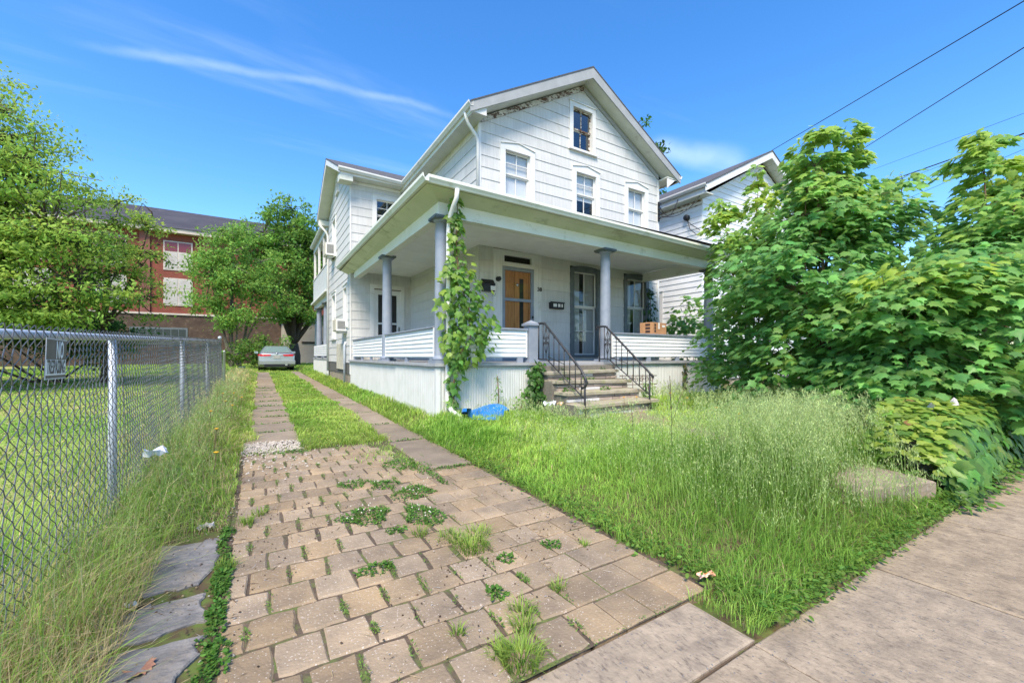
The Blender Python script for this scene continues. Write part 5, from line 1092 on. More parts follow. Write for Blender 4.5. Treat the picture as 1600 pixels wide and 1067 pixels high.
q = MB(); q.box(3.3,5.9,41.93,41.99,2.35,2.5); q.build('wall_slot', 'black_gap', gr)
q = MB(); q.lathe([(.13,.2),(.13,4.4),(.02,4.5)], (4.15,38.5,0), 10); q.top('white_pole', 'white_trim', 'thin white pole standing in front of the beige garage wall', 'pole')
# ================================================================ CHAIN LINK FENCE
fn = thing('chain_link_fence', (-.86,6.95,.1), 'galvanised chain link fence along the left side of the driveway', 'fence')
ZT = lambda y: 1.286+.0275*(y-2.4); FX = -.82
posts = [.85, 3.9, 6.95, 10.0, 13.05]
for y in posts:
    m_ = MB(); zb = float(ground_z(FX, y))-.1; last = y > 13
    r = .0245 if not last else .033
    m_.lathe([(r,zb),(r,ZT(y)-.012),(r*.4,ZT(y)-.005)] if not last else [(r,zb),(r,ZT(y)+(.0 if not last else .06)),(r*1.25,ZT(y)+(.0 if not last else .06)),(r*1.2,ZT(y)+.05+(.0 if not last else .06)),(.004,ZT(y)+.085+(.0 if not last else .05))], (FX-.05, y, 0), 14); m_.build('post', 'galvanised', fn)
m_ = MB(); m_.tube([(FX-.05, y, ZT(y)-.0) for y in (-1.5, .85, 3.9, 6.95, 10, 13.05)], .021, 10); m_.build('top_rail', 'galvanised', fn)
HP = .036
for bi, (ya, yb) in enumerate(((-1.2,.85),(.85,3.9),(3.9,6.95),(6.95,10.0),(10.0,13.05))):
    m_ = MB(); ys_ = np.arange(ya, yb, HP); zb0 = float(ground_z(FX, (ya+yb)/2))+.03
    far = ya > 6; ns = 3
    for i, y in enumerate(ys_):
        zt = ZT(y)+.052; nb_ = int((zt-zb0)/HP); pts = []
        for k in range(nb_+1):
            s = 1 if (k+i) % 2 else -1
            zz = zt-k*HP; wob = .005*math.sin(y*9+zz*5)+.012*math.sin(y*2.1)*math.sin(zz*3)
            pts.append((FX+wob+(.004 if (i % 2) else -.004)*s, y+s*HP*.53+random.uniform(-.001,.001), zz))
        pts[0] = (pts[0][0], pts[0][1]*.6+y*.4, pts[0][2]-.012)
        m_.tube(pts, .0025 if not far else .0024, ns, caps=False)
    m_.build('wire_mesh', 'wire_steel', fn, kind='stuff')
m_ = MB(); zb = float(ground_z(-.7,13.4)); m_.lathe([(.03,zb-.05),(.03,zb+1.12),(.034,zb+1.12),(.004,zb+1.16)], (-.80,13.45,0), 10); m_.top('gate_post', 'white_trim', 'short pale post standing just past the end of the fence', 'post')
# no trespassing sign
sg = thing('warning_sign', (-.80,2.86,1.08), 'black and white no trespassing sign wired to the fence', 'sign')
S0 = Vector((-.800,2.595,1.095)); su = Vector((-.012,.272,-.004)); sv = Vector((.004,.006,.186))
def splane(a0,a1,b0,b1,mt,nm,n0=0,th=.002):
    m_ = MB(); nrm = su.cross(sv).normalized()*-1
    nrm = nrm if nrm.x > 0 else -nrm
    m_.obox(S0+su*a0+sv*b0+nrm*n0, su*(a1-a0), sv*(b1-b0), nrm*th); return m_.build(nm, mt, sg)
splane(0,1,0,1,'sign_dark','backing'); splane(.03,.97,.10,.48,'sign_white','white_field',.0022,.0008); splane(.0,1,.965,1,'galvanised','sign_edge',.0022,.0015); splane(0,1,0,.03,'galvanised','sign_edge',.0022,.0015); splane(0,.02,.03,.965,'galvanised','sign_edge',.0022,.0015)
nrm = su.cross(sv).normalized(); nrm = nrm if nrm.x > 0 else -nrm
text_mesh('lettering', 'TRESPASSING', .088, 'sign_dark', sg, S0+su*.5+sv*.285+nrm*.0036, su, sv, .0004, xs=.44, font_bold=.0015)
text_mesh('lettering', 'NO', .115, 'sign_white', sg, S0+su*.66+sv*.70+nrm*.0028, su, sv, .0004, xs=.55, font_bold=.002)
# ================================================================ PARKED CAR (seen from behind)
CX, CYr = .86, 26.9; cz = float(drive_z(26.9))+.02
car = thing('parked_car', (CX, CYr+2.3, cz), 'silver sedan parked on the grass driveway, seen from behind', 'car')
def sec(y, hw, zb, zs, zt, ht, n=0):     # half section ring: bottom, side, shoulder, top
    r = [(-hw*.86, zb), (-hw*.97, zb+.08), (-hw, zb+.25), (-hw, zs-.12), (-hw*.96, zs), (-ht, zt), (0, zt+.012), (ht, zt), (hw*.96, zs), (hw, zs-.12), (hw, zb+.25), (hw*.97, zb+.08), (hw*.86, zb)]
    return [(CX+x, CYr+y, cz+z) for x, z in r]
st_ = [(0,.80,.40,.92,.98,.62),(.05,.86,.30,.98,1.06,.70),(.25,.90,.25,1.0,1.09,.74),(.7,.915,.22,.99,1.08,.76),(1.6,.92,.20,.97,1.03,.76),(2.6,.92,.20,.95,1.0,.76),(3.4,.915,.20,.92,.97,.74),(4.2,.89,.22,.84,.89,.70),(4.6,.82,.25,.72,.78,.6),(4.78,.68,.32,.6,.64,.5)]
b_ = MB(); rings = [sec(*q) for q in st_]; nn_ = len(rings[0]); vs = [p for r in rings for p in r]
b_.add(vs, [(i*nn_+k, i*nn_+(k+1) % nn_, (i+1)*nn_+(k+1) % nn_, (i+1)*nn_+k) for i in range(len(rings)-1) for k in range(nn_)], 0, True); b_.add(rings[0], [tuple(range(nn_))]); b_.add(rings[-1], [tuple(range(nn_))[::-1]]); b_.build('body', 'car_paint', car)
b_ = MB(); gb = [(-.80,.42,1.06),(.80,.42,1.06),(.83,3.45,.98),(-.83,3.45,.98)]; gt = [(-.56,1.20,1.435),(.56,1.20,1.435),(.58,2.45,1.45),(-.58,2.45,1.45)]; gm_ = [(-.52,1.5,1.47),(.52,1.5,1.47),(.52,2.2,1.475),(-.52,2.2,1.475)]
cv = lambda l: [(CX+x, CYr+y, cz+z) for x, y, z in l]
b_.add(cv(gb)+cv(gt)+cv(gm_), [(0,1,5,4),(1,2,6,5),(2,3,7,6),(3,0,4,7),(4,5,9,8),(5,6,10,9),(6,7,11,10),(7,4,8,11),(8,9,10,11)], 0, True); b_.build('cabin', 'car_paint', car)
b_ = MB(); b_.prism(cv([(-.70,.47,1.075),(.70,.47,1.075),(.52,1.165,1.405),(-.52,1.165,1.405)]), (0,-.035,.02)); b_.build('rear_window', 'car_glass', car)
for sx in (-1, 1):
    b_ = MB(); b_.prism(cv([(sx*.815,.75,1.08),(sx*.825,3.1,1.03),(sx*.60,2.35,1.40),(sx*.595,1.30,1.40)]), (sx*.02,0,.01)); b_.build('side_window', 'car_glass', car)
    b_ = MB(); b_.prism(cv([(sx*.80,.03,.86),(sx*.33,-.02,.88),(sx*.28,-.02,.955),(sx*.80,.03,.985)]), (0,-.03,0)); b_.prism(cv([(sx*.80,.03,.86),(sx*.90,.28,.90),(sx*.90,.28,.98),(sx*.80,.03,.985)]), (sx*.02,-.03,0)); b_.build('tail_light', 'tail_light', car)
    b_ = MB(); b_.obox(cv([(sx*.92,3.0,1.02)])[0], (sx*.20,0,.02), (0,.10,0), (0,0,.14)); b_.build('wing_mirror', 'car_paint', car)
    for wy in (.95, 3.75):
        b_ = MB(); b_.lathe([(.20,0),(.30,.0),(.325,.03),(.325,.18),(.30,.21),(.20,.21)], (CX+sx*.80-.105, CYr+wy, cz+.325), 22, axis='x'); wl_ = b_.build('wheel', 'tyre', car)
        b_ = MB(); b_.lathe([(.02,0),(.21,.01),(.21,.20),(.02,.21)], (CX+sx*.80-.105, CYr+wy, cz+.325), 18, axis='x'); b_.build('rim', 'rim', wl_)
b_ = MB(); b_.prism(cv([(-.88,.12,.30),(-.84,-.05,.42),(-.84,-.06,.60),(-.89,.1,.68)]), (1.76,0,0)); b_.build('bumper', 'car_paint', car)
b_ = MB(); b_.obox(cv([(-.62,-.065,.26)])[0], (1.24,0,0), (0,.2,0), (0,0,.13)); b_.build('lower_valance', 'black_plastic', car)
b_ = MB(); b_.obox(cv([(-.17,-.035,.74)])[0], (.34,0,0), (0,.03,0), (0,0,.16)); b_.build('licence_plate', 'plate', car)
b_ = MB(); b_.obox(cv([(-.28,-.03,.915)])[0], (.56,0,0), (0,.03,0), (0,0,.022)); b_.build('trunk_trim', 'chrome', car)
b_ = MB(); b_.lathe([(.001,0),(.055,0),(.055,.02),(.001,.02)], (0,0,0), 14); b_.v = [(CX+x*1.3, CYr-.0-z, cz+1.005+y*.8) for x,y,z in b_.v]; b_.build('badge', 'chrome', car)
b_ = MB(); b_.obox(cv([(-.72,.02,1.085)])[0], (1.44,0,0), (0,.12,0), (0,0,.022)); b_.build('spoiler', 'car_paint', car)
b_ = MB(); b_.obox(cv([(.40,-.07,.34)])[0], (.12,0,0), (0,.12,0), (0,0,.07)); b_.build('exhaust', 'chrome', car)
# ================================================================ SMALL THINGS ON THE GROUND
q = MB(); pr_ = [(.12,0),(.145,.30),(.165,.32),(.15,.32),(.135,.02)]; q.lathe(pr_, (-.75,25.2,float(ground_z(-.75,25.2))), 16); q.top('bucket', 'blue_grey_plastic', 'small blue grey bucket in the grass left of the car', 'bucket')
q = MB(); arc = np.linspace(-.2, 3.4, 22); z0 = float(ground_z(2.95,5.7))
for r0, r1, za, zb in ((.30,.33,.0,.16),(.33,.42,.16,.17),(.42,.43,.17,.12)):
    A_ = [(2.98+0.90*r0*math.cos(a), 5.62+.8*r0*math.sin(a), z0+za+.05*math.sin(a*2.3)+.02) for a in arc]; B2 = [(2.98+0.90*r1*math.cos(a), 5.62+.8*r1*math.sin(a), z0+zb+.05*math.sin(a*2.3)+.02) for a in arc]
    n_ = len(arc); q.add(A_+B2, [(i,i+1,n_+i+1,n_+i) for i in range(n_-1)], 0, True)
q.add([(2.98+0.90*.3*math.cos(a), 5.62+.8*.3*math.sin(a), z0+.02+.05*math.sin(a*2.3)) for a in arc], [tuple(range(len(arc)))])
q.top('paddling_pool', 'blue_plastic', 'crumpled blue plastic paddling pool half sunk in the grass', 'pool')
def crumple(name, loc, sx, sy, sz, mat, label, cat, rot=0, nseg=5, seed=0):
    r = random.Random(seed); vs = []; q = MB(); c, s = math.cos(rot), math.sin(rot)
    for i in range(nseg+1):
        for j in range(nseg+1):
            x, y = (i/nseg-.5)*sx*r.uniform(.85,1.1), (j/nseg-.5)*sy*r.uniform(.85,1.1); vs.append((loc[0]+x*c-y*s, loc[1]+x*s+y*c, loc[2]+r.uniform(0,1)*sz))
    q.add(vs, [(i*(nseg+1)+j, (i+1)*(nseg+1)+j, (i+1)*(nseg+1)+j+1, i*(nseg+1)+j+1) for i in range(nseg) for j in range(nseg)]); return q.top(name, mat, label, cat)
gzf = lambda x, y: float(ground_z(x, y))
crumple('plastic_bag', (3.95,5.3,gzf(3.95,5.3)+.22), .28,.16,.08, 'litter_white', 'torn white plastic bag in the grass left of the steps', 'bag', .3, seed=1)
crumple('snack_wrapper', (4.15,5.25,gzf(4.15,5.25)+.22), .14,.09,.05, 'litter_orange', 'small orange and white wrapper next to the torn bag', 'wrapper', .1, seed=2)
crumple('snack_wrapper', (1.98,1.30,.055), .10,.035,.02, 'litter_orange', 'orange candy wrapper at the corner of the lawn by the apron', 'wrapper', -.2, seed=3)
crumple('paper_scrap', (-.50,2.52,.05), .04,.03,.03, 'litter_white', 'small pale paper scrap by the slate flagstones', 'paper', .5, seed=4)
crumple('paper_scrap', (-.72,4.4,.38), .16,.10,.08, 'litter_white', 'white paper caught in tall grass near the second fence post', 'paper', .4, seed=5)
crumple('white_stone', (-.30,3.42,.03), .10,.07,.05, 'pale_rock', 'white crumbled stone lying above the farthest flagstone', 'stone', .4, seed=6)
q = MB(); oak = [(0,0),(.10,.06),(.20,.02),(.22,.12),(.36,.12),(.34,.24),(.50,.30),(.36,.38),(.42,.52),(.24,.48),(.20,.66),(.08,.60),(0,.8)]; oak = oak+[(-x,y) for x,y in oak[-2:0:-1]]
cA, sA = math.cos(1.1), math.sin(1.1); q.add([(-.36+(x*cA-y*sA)*.13+.02, 2.0+(x*sA+y*cA)*.13, .034+.02*abs(x)+.012*math.sin(y*9)) for x,y in [(0,.35)]+oak], [(0,1+i,1+(i+1) % len(oak)) for i in range(len(oak))]); q.top('fallen_leaf', 'dead_leaf', 'brown dried oak leaf lying on the slate flagstone', 'leaf')
for i, (x, y, h) in enumerate(((-.35,4.4,.30),(-.42,5.4,.34),(-.55,6.4,.4),(-.38,7.6,.35),(-.5,8.2,.35),(-.3,8.9,.35),(-.45,9.6,.35),(-.6,9.3,.35),(6.0,4.6,.38),(5.9,4.2,.34),(4.3,2.7,.46),(4.05,2.3,.46),(5.3,5.0,.3),(5.5,4.9,.3))):
    q = MB(); z = gzf(x, y); q.tube([(x,y,z),(x+.02,y,z+h*.6),(x+.03,y+.02,z+h)], .003, 4); vs = [(x+.03+.022*math.cos(a), y+.02+.022*math.sin(a), z+h+.008) for a in np.linspace(0,6.28,11)[:-1]]+[(x+.03,y+.02,z+h-.006),(x+.03,y+.02,z+h+.014)]
    q.add(vs, [(k,(k+1)%10,11) for k in range(10)]+[((k+1)%10,k,10) for k in range(10)], 1); q.top('dandelion', ['twig','dandelion'], 'yellow dandelion flower in the long grass along the fence' if x < 0 else 'yellow dandelion flower in the front lawn near the steps', 'flower', 'dandelions in the long grass')
for i, (x, y, h, l) in enumerate(((3.35,2.55,.85,'tall bare dead weed stalk with forked branches in front of the steps'),(3.05,2.75,.55,'short single dead stalk left of the forked weed'))):
    q = MB(); z = gzf(x, y); q.tube([(x,y,z),(x+.01,y+.01,z+h*.5),(x-.03,y,z+h)], .004, 4)
    if i == 0: q.tube([(x+.01,y+.01,z+h*.45),(x+.12,y,z+h*.75),(x+.2,y-.02,z+h*.92)], .003, 4); q.tube([(x,y,z+h*.62),(x-.06,y,z+h*.95)], .0025, 4)
    q.top('dead_stalk', 'bark', l, 'weed', 'dead weed stalks')
# ================================================================ GRASS (one object of stuff per kind of growth)
BUDGET = dict(v=0)
def blades(pos, h, wd, lean_dir, lean, col):
    n = len(pos); side = np.stack([np.cos(lean_dir+1.57+rng.normal(0,.5,n)), np.sin(lean_dir+1.57+rng.normal(0,.5,n)), np.zeros(n)], 1)
    ld = np.stack([np.cos(lean_dir), np.sin(lean_dir), np.zeros(n)], 1); up = np.array([0,0,1.])
    v0 = pos-side*wd[:, None]/2; v1 = pos+side*wd[:, None]/2
    m = pos+up*(h*.58)[:, None]+ld*(lean*h*.28)[:, None]; v2 = m-side*wd[:, None]*.40; v3 = m+side*wd[:, None]*.40
    tp = pos+up*(h*(1-.28*np.minimum(lean,1.4)))[:, None]+ld*(lean*h)[:, None]
    V = np.stack([v0,v1,v2,v3,tp], 1).reshape(-1,3); b = np.arange(n)[:, None]*5
    T = (b[:, None, :]+np.array([[0,1,3],[0,3,2],[2,3,4]])[None]).reshape(-1,3)
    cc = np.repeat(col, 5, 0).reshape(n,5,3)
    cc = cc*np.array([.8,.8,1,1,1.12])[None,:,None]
    return V, T, cc.reshape(-1,3)
def sample(x0, x1, y0, y1, dens, cell=.2, mask=None):
    xs = np.arange(x0, x1, cell); ys = np.arange(y0, y1, cell); X, Y = np.meshgrid(xs, ys, indexing='ij'); X = X.ravel(); Y = Y.ravel()
    u, v, d = project(np.stack([X+cell/2, Y+cell/2, ground_z(X, Y)+.15], 1)); vis = (d > .35) & (u > -260) & (u < 1860) & (v < 1500)
    D = dens(X+cell/2, Y+cell/2, np.maximum(np.hypot(X, Y), .6))*vis; nn_ = rng.poisson(D*cell*cell)
    idx = np.repeat(np.arange(len(X)), nn_); x = X[idx]+rng.random(len(idx))*cell; y = Y[idx]+rng.random(len(idx))*cell
    if mask is not None: k = mask(x, y); x, y = x[k], y[k]
    return x, y
G1, G2, STRAW, DK = np.array((.22,.41,.06)), np.array((.40,.54,.11)), np.array((.58,.48,.26)), np.array((.11,.25,.04))
def lawn(name, label, x0, x1, y0, y1, hfun, K=2.6, mask=None, straw=.03, lean=.78, bright=1.0, tone=0.0, maxd=7000, cell=.2, wmin=.0034, wk=.0013):
    def dens(X, Y, t): w = np.maximum(wmin, wk*t); return np.minimum(K/(w*np.maximum(hfun(X, Y), .05)), maxd)
    x, y = sample(x0, x1, y0, y1, dens, cell, mask); n = len(x); t = np.hypot(x, y)
    cl = vnoise(x, y, .23); c2 = vnoise(x+31, y+7, .9)
    h = hfun(x, y)*(.45+.75*cl)*rng.uniform(.55,1.2,n); wd = np.maximum(wmin, wk*t)*rng.uniform(.7,1.3,n)
    pos = np.stack([x, y, ground_z(x, y)-.01], 1); f = np.clip(c2*1.5-.4+(tone(x,y) if callable(tone) else tone)+rng.normal(0,.22,n), 0, 1)[:, None]; col = G1*(1-f)+G2*f
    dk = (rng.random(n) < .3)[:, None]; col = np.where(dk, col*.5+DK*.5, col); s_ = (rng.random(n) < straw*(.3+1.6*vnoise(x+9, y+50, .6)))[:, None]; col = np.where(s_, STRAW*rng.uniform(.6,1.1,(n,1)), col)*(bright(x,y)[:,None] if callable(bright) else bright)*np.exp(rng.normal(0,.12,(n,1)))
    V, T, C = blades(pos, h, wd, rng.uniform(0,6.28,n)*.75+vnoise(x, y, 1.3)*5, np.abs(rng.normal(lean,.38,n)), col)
    return V, T, C
def panicles(pos, h, lean_dir, col, size=1.0, nsp=16):
    """seed heads: a thin stalk, then short side branches carrying seed flakes"""
    n = len(pos); V0, T0, C0 = blades(pos, h, np.full(n, .0022)*np.maximum(1, np.hypot(pos[:,0],pos[:,1])/2.2), lean_dir, np.full(n,.35), col*.25+G1*.6)
    k = nsp; f = rng.random((n,k))**.8; top = pos+np.array([0,0,1.])*(h*.94)[:, None]+np.stack([np.cos(lean_dir), np.sin(lean_dir), np.zeros(n)],1)*(h*.22)[:, None]; mid_ = pos+np.array([0,0,1.])*(h*.58)[:, None]+np.stack([np.cos(lean_dir), np.sin(lean_dir), np.zeros(n)],1)*(h*.062)[:, None]
    c = mid_[:,None]*(1-f[...,None])+top[:,None]*f[...,None]; r = (.042*(1-f)+.006)*size; a = rng.uniform(0,6.28,(n,k))
    c = c+np.stack([np.cos(a)*r, np.sin(a)*r, rng.uniform(.0,.012,(n,k))], -1); c = c.reshape(-1,3); m = len(c)
    sz = (.0024*np.maximum(1, np.hypot(c[:,0],c[:,1])/2.2)*size*rng.uniform(.6,1.3,m))[:,None]; d1 = rdir(m); d2 = rdir(m); d1 = d1*np.array([.6,.6,1.3]); V1 = np.stack([c+d1*sz*2.2, c+d2*sz*.55, c-d1*sz*2.2-d2*sz*.4], 1).reshape(-1,3); T1 = np.arange(m*3).reshape(-1,3)
    C1 = np.repeat(np.repeat(col,k,0)*np.exp(rng.normal(0,.2,(m,1))), 3, 0); return np.concatenate([V0,V1]), np.concatenate([T0,T1+len(V0)]), np.concatenate([C0,C1])
def emit(name, label, parts):
    Vs, Ts, Cs, off = [], [], [], 0
    for V, T, C in parts: Vs.append(V); Ts.append(T+off); Cs.append(C); off += len(V)
    me = np_mesh(name, np.concatenate(Vs), np.concatenate(Ts), 'grass_blade', np.concatenate(Cs)); print(name, len(me.polygons)); finish(bpy.data.objects.new(name, me), None, label=label, kind='stuff')
# front lawn between driveway, house, walkway and sidewalk
def walk_off(x, y): q = (np.stack([x, y], -1)-np.array(WK0.xy)); s_ = q@np.array(wdir.xy); p_ = np.abs(q@np.array(wperp.xy)); return ~((p_ < .42*sstep(.30,.62,vnoise(x+3,y,.55)+.5*sstep(.6,.1,s_))-.03) & (s_ > 0) & (s_ < wl))
hl = lambda x, y: .085+.02+.14*np.exp(-((x-3.5)**2/1.0+(y-1.7)**2/.35))+.26*sstep(2.15,3.1,x+.35*(vnoise(x,y,.7)-.5))*sstep(.95,1.7,y)*(.55+.9*vnoise(x+5,y,1.1))*(1-.6*sstep(3.2,5.2,y))*(1-.85*sstep(2.1,1.0,np.abs(x-4.9))*sstep(2.4,3.4,y))*(1-.3*np.exp(-((x-2.95)**2/.25+(y-5.5)**2/.5)))
mk = lambda x, y: (y > .935+.05*vnoise(x,y,.15)) & (x > np.where(y < 1.27, 1.80, 1.98)-.07*vnoise(x,y,.25)+.03) & walk_off(x, y) & ~((y > 4.95) & (x > 4.3) & (x < 6.15)) & (y < 6.25) & ~((x > 4.9) & (y < 1.5))
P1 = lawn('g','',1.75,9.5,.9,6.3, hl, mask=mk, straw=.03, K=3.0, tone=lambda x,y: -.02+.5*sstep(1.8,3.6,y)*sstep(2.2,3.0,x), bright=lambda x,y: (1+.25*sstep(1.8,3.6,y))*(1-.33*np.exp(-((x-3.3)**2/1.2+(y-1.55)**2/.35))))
nS = 6000; xs_ = rng.uniform(2.25,7.5,nS*3); ys_ = rng.uniform(1.05,5.9,nS*3); pr = sstep(.35,.62,vnoise(xs_+2,ys_,1.0))*.45*(1-.8*sstep(2.6,4.6,ys_))+.02; pr = np.maximum(pr, 1.25*np.exp(-((xs_-3.7)**2/1.3+(ys_-1.75)**2/.5))); k_ = (rng.random(nS*3) < pr*.8) & mk(xs_, ys_) & (xs_ > 2.3) & ~((ys_ > 3.0) & (xs_ > 3.7) & (xs_ < 6.4)); xs_, ys_ = xs_[k_][:nS], ys_[k_][:nS]; n_ = len(xs_)
SEED = np.array((.40,.49,.20))
P2 = panicles(np.stack([xs_,ys_,ground_z(xs_,ys_)],1), (hl(xs_,ys_)*1.15+.16)*rng.uniform(.75,1.25,n_), rng.uniform(0,6.28,n_), SEED*np.exp(rng.normal(0,.18,(n_,1))), 1.3, 34)
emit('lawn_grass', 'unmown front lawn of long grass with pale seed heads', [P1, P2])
# left verge along the fence
hv_ = lambda x, y: (.10+.30*sstep(-.22,-.62,x)*(.4+.9*vnoise(x,y,.9)))*(.80+.20*sstep(3,7,y))+.02
mv = lambda x, y: (x < -.15-.05*vnoise(x,y,.2)+.14*vnoise(x+7,y,.4)*(y > 6.3)-.30*(y < 3.35)*sstep(3.4,3.2,y)-.16*(y < 1.75)) & (y > .5)
P1 = lawn('g','',-1.35,-.1,.5,27, hv_, mask=mv, straw=.24, K=2.8, tone=.22)
nS = 2600; ys_ = .7+19*rng.random(nS)**1.7; xs_ = rng.normal(-.64,.17,nS); k_ = mv(xs_, ys_) & (xs_ > -1.5) & (xs_ < -.3); xs_, ys_ = xs_[k_], ys_[k_]; n_ = len(xs_); sc_ = np.where((rng.random(n_) < .5)[:,None], SEED, STRAW*.9)
P2 = panicles(np.stack([xs_,ys_,ground_z(xs_,ys_)],1), (hv_(xs_,ys_)*.9+.13)*rng.uniform(.6,1.2,n_), rng.uniform(0,6.28,n_), sc_*np.exp(rng.normal(0,.18,(n_,1))), .9, 14)
ns_ = 4200; ys_ = .6+2.3*rng.random(ns_); xs_ = rng.uniform(-1.2,-.42,ns_); k_ = mv(xs_, ys_); xs_, ys_ = xs_[k_], ys_[k_]; n_ = len(xs_)
P3 = blades(np.stack([xs_,ys_,ground_z(xs_,ys_)],1), rng.uniform(.08,.22,n_), np.full(n_,.003), rng.uniform(-.6,2.2,n_), rng.uniform(.3,1.2,n_), STRAW*rng.uniform(.7,1.15,(n_,1)))
emit('verge_grass', 'tall weedy grass and straw between fence and driveway', [P1, P2, P3])
# strip between the wheel tracks, verge along the porch, backyard, mown field
hm = lambda x, y: .07+.08*vnoise(x,y,.8)
A1 = lawn('g','',.44,1.52,5.6,27, hm, K=2.4, straw=.05, tone=.12, mask=lambda x,y: (x > .45+.22*(vnoise(x,y,.35)-.5)) & (x < 1.50+.16*(vnoise(x+4,y,.35)-.5)))
hr = lambda x, y: .12+.14*vnoise(x,y,.7)
A2 = lawn('g','',1.92,2.6,3.8,26, hr, K=2.6, tone=.0, mask=lambda x,y: (x > 1.99-.20*vnoise(x,y,.35)) & ((x < 2.42) | (y < 6.2)))
A3 = lawn('g','',-12,8,26.2,46, lambda x,y: .12+.1*vnoise(x,y,1.5), K=1.3, tone=.1, cell=.5)
emit('driveway_grass', 'grass growing between the concrete wheel strips and along the porch', [A1, A2, A3])
F1 = lawn('g','',-26,-1.25,1.2,40, lambda x,y: .045+.03*vnoise(x,y,1.5), K=.75, straw=.22, tone=.25, cell=.4, maxd=1500, wk=.0016)
emit('mown_grass', 'mown sunlit grass of the open lot beyond the fence', [F1])
# weeds: broad leaved and clover patches in the paving
def patch(cx, cy, rx, ry, n, size, tone, flowers=0, hmax=.05, kind='oval', z0=None):
    a = rng.uniform(0,6.28,n); r = rng.random(n)**.5; x = cx+rx*r*np.cos(a)*(1+.25*np.sin(3*a+cx*9)); y = cy+ry*r*np.sin(a)*(1+.25*np.cos(2*a+cy*7)); z = (drive_z(y)+.004 if z0 is None else z0)+hmax*rng.random(n)*(1-r**2*.8)
    V_, T_ = SHAPES[kind]; Fm = frames(np.stack([np.cos(a),np.sin(a),rng.normal(.1,.4,n)],1)+rng.normal(0,.5,(n,3)), np.array([0,0,1.])+rng.normal(0,.35,(n,3))); S = size*rng.uniform(.6,1.3,n)
    W_ = np.einsum('nij,vj->nvi', Fm, V_)*S[:,None,None]+np.stack([x,y,z],1)[:,None]; C = np.repeat(colours(n, tone, .22, (.22,.30,.06), .12), len(V_), 0)
    parts = [(W_.reshape(-1,3), (T_[None]+(np.arange(n)*len(V_))[:,None,None]).reshape(-1,3), C)]
    if flowers:
        fx = cx+rng.normal(0,.5,flowers)*rx; fy = cy+rng.normal(0,.5,flowers)*ry; fz = drive_z(fy)+hmax+rng.uniform(0,.03,flowers); oc = np.array([(1,0,0),(0,1,0),(-1,0,0),(0,-1,0),(0,0,1),(0,0,-1)])*.0065; ot = np.array([(0,1,4),(1,2,4),(2,3,4),(3,0,4),(1,0,5),(2,1,5),(3,2,5),(0,3,5)])
        V = (np.stack([fx,fy,fz],1)[:,None]+oc[None]).reshape(-1,3); parts.append((V, (ot[None]+(np.arange(flowers)*6)[:,None,None]).reshape(-1,3), np.tile(np.array((.75,.73,.62)),(len(V),1))))
    return parts
CLV = (.07,.19,.03); W_P = []
for args in ((.66,3.10,.17,.13,620,.02,CLV,14,.045),(1.02,2.92,.12,.2,620,.02,CLV,12,.045),(1.12,3.42,.17,.16,560,.02,CLV,8,.04),(.95,3.75,.12,.12,260,.02,CLV,4,.03),(1.3,4.35,.16,.25,420,.022,CLV,4,.03),(1.42,4.1,.12,.2,300,.02,CLV,0,.03),(.72,3.9,.12,.10,220,.02,CLV,2,.03),(.55,2.32,.10,.05,200,.018,CLV,0,.03),(.78,2.75,.06,.04,90,.02,CLV,0,.03),
    (-.16,2.62,.035,.16,240,.022,CLV,0,.04),(-.17,2.30,.03,.10,130,.02,CLV,0,.03),(-.13,1.98,.03,.12,140,.018,CLV,0,.03),(-.26,1.72,.06,.07,160,.02,CLV,0,.04),(1.55,2.05,.05,.05,110,.018,CLV,0,.03),(1.0,1.78,.04,.06,90,.022,CLV,0,.03),(1.22,2.05,.05,.04,70,.022,CLV,0,.03),(.3,5.5,.2,.06,160,.02,CLV,0,.03)):
    W_P += patch(*args)
# moss and tiny weeds in the open end joints
js = [j for j in weedspots if random.random() < .6]
for (cx_, cy_, zz) in ((4.75,6.0,.94),(5.2,6.02,.94),(4.62,5.74,.77),(5.15,5.72,.77),(5.75,6.0,.94),(5.3,5.42,.60),(4.5,5.5,.6)): W_P += patch(cx_, cy_, .12, .05, 70, .035, CLV, 0, .07, z0=zz)
# moss line where the pavers meet the apron
for k in range(16): W_P += patch(-.3+k*.135, 1.272, .06, .008, 16, .011, (.13,.25,.05), 0, .008, 'small')
for (x, y) in js:
    n = random.randint(10, 70); W_P += patch(x, y, .011, .10*random.uniform(.4,1), n, .0155, (.12,.24,.04), 0, .018, 'small')
# tufts of grass among the pavers
def tuft(x, y, r, n, h, tone=0.1, lean=.7):
    a = rng.uniform(0,6.28,n); q = rng.random(n)**.6*r; px_, py_ = x+q*np.cos(a), y+q*np.sin(a); f = rng.random((n,1)); col = (G1*(1-f)+G2*f)*.72
    return blades(np.stack([px_,py_,drive_z(py_)-.005],1), h*rng.uniform(.4,1.15,n), rng.uniform(.003,.006,n), a+rng.normal(0,.5,n), np.abs(rng.normal(lean,.3,n)), col)
for args in ((1.10,2.28,.10,220,.10),(1.22,2.42,.09,120,.08),(1.05,2.45,.09,90,.08),(.98,1.50,.05,90,.08),(1.03,1.60,.05,80,.08),(.87,1.35,.08,260,.09),(.82,1.43,.05,60,.06),(.9,2.62,.05,60,.08),(1.30,1.66,.04,50,.06),(-.08,3.4,.05,60,.08),(.0,3.55,.05,60,.07),(-.15,2.75,.05,80,.08),(.72,1.62,.03,30,.06),(1.72,1.95,.03,40,.05)):
    W_P.append(tuft(*args))
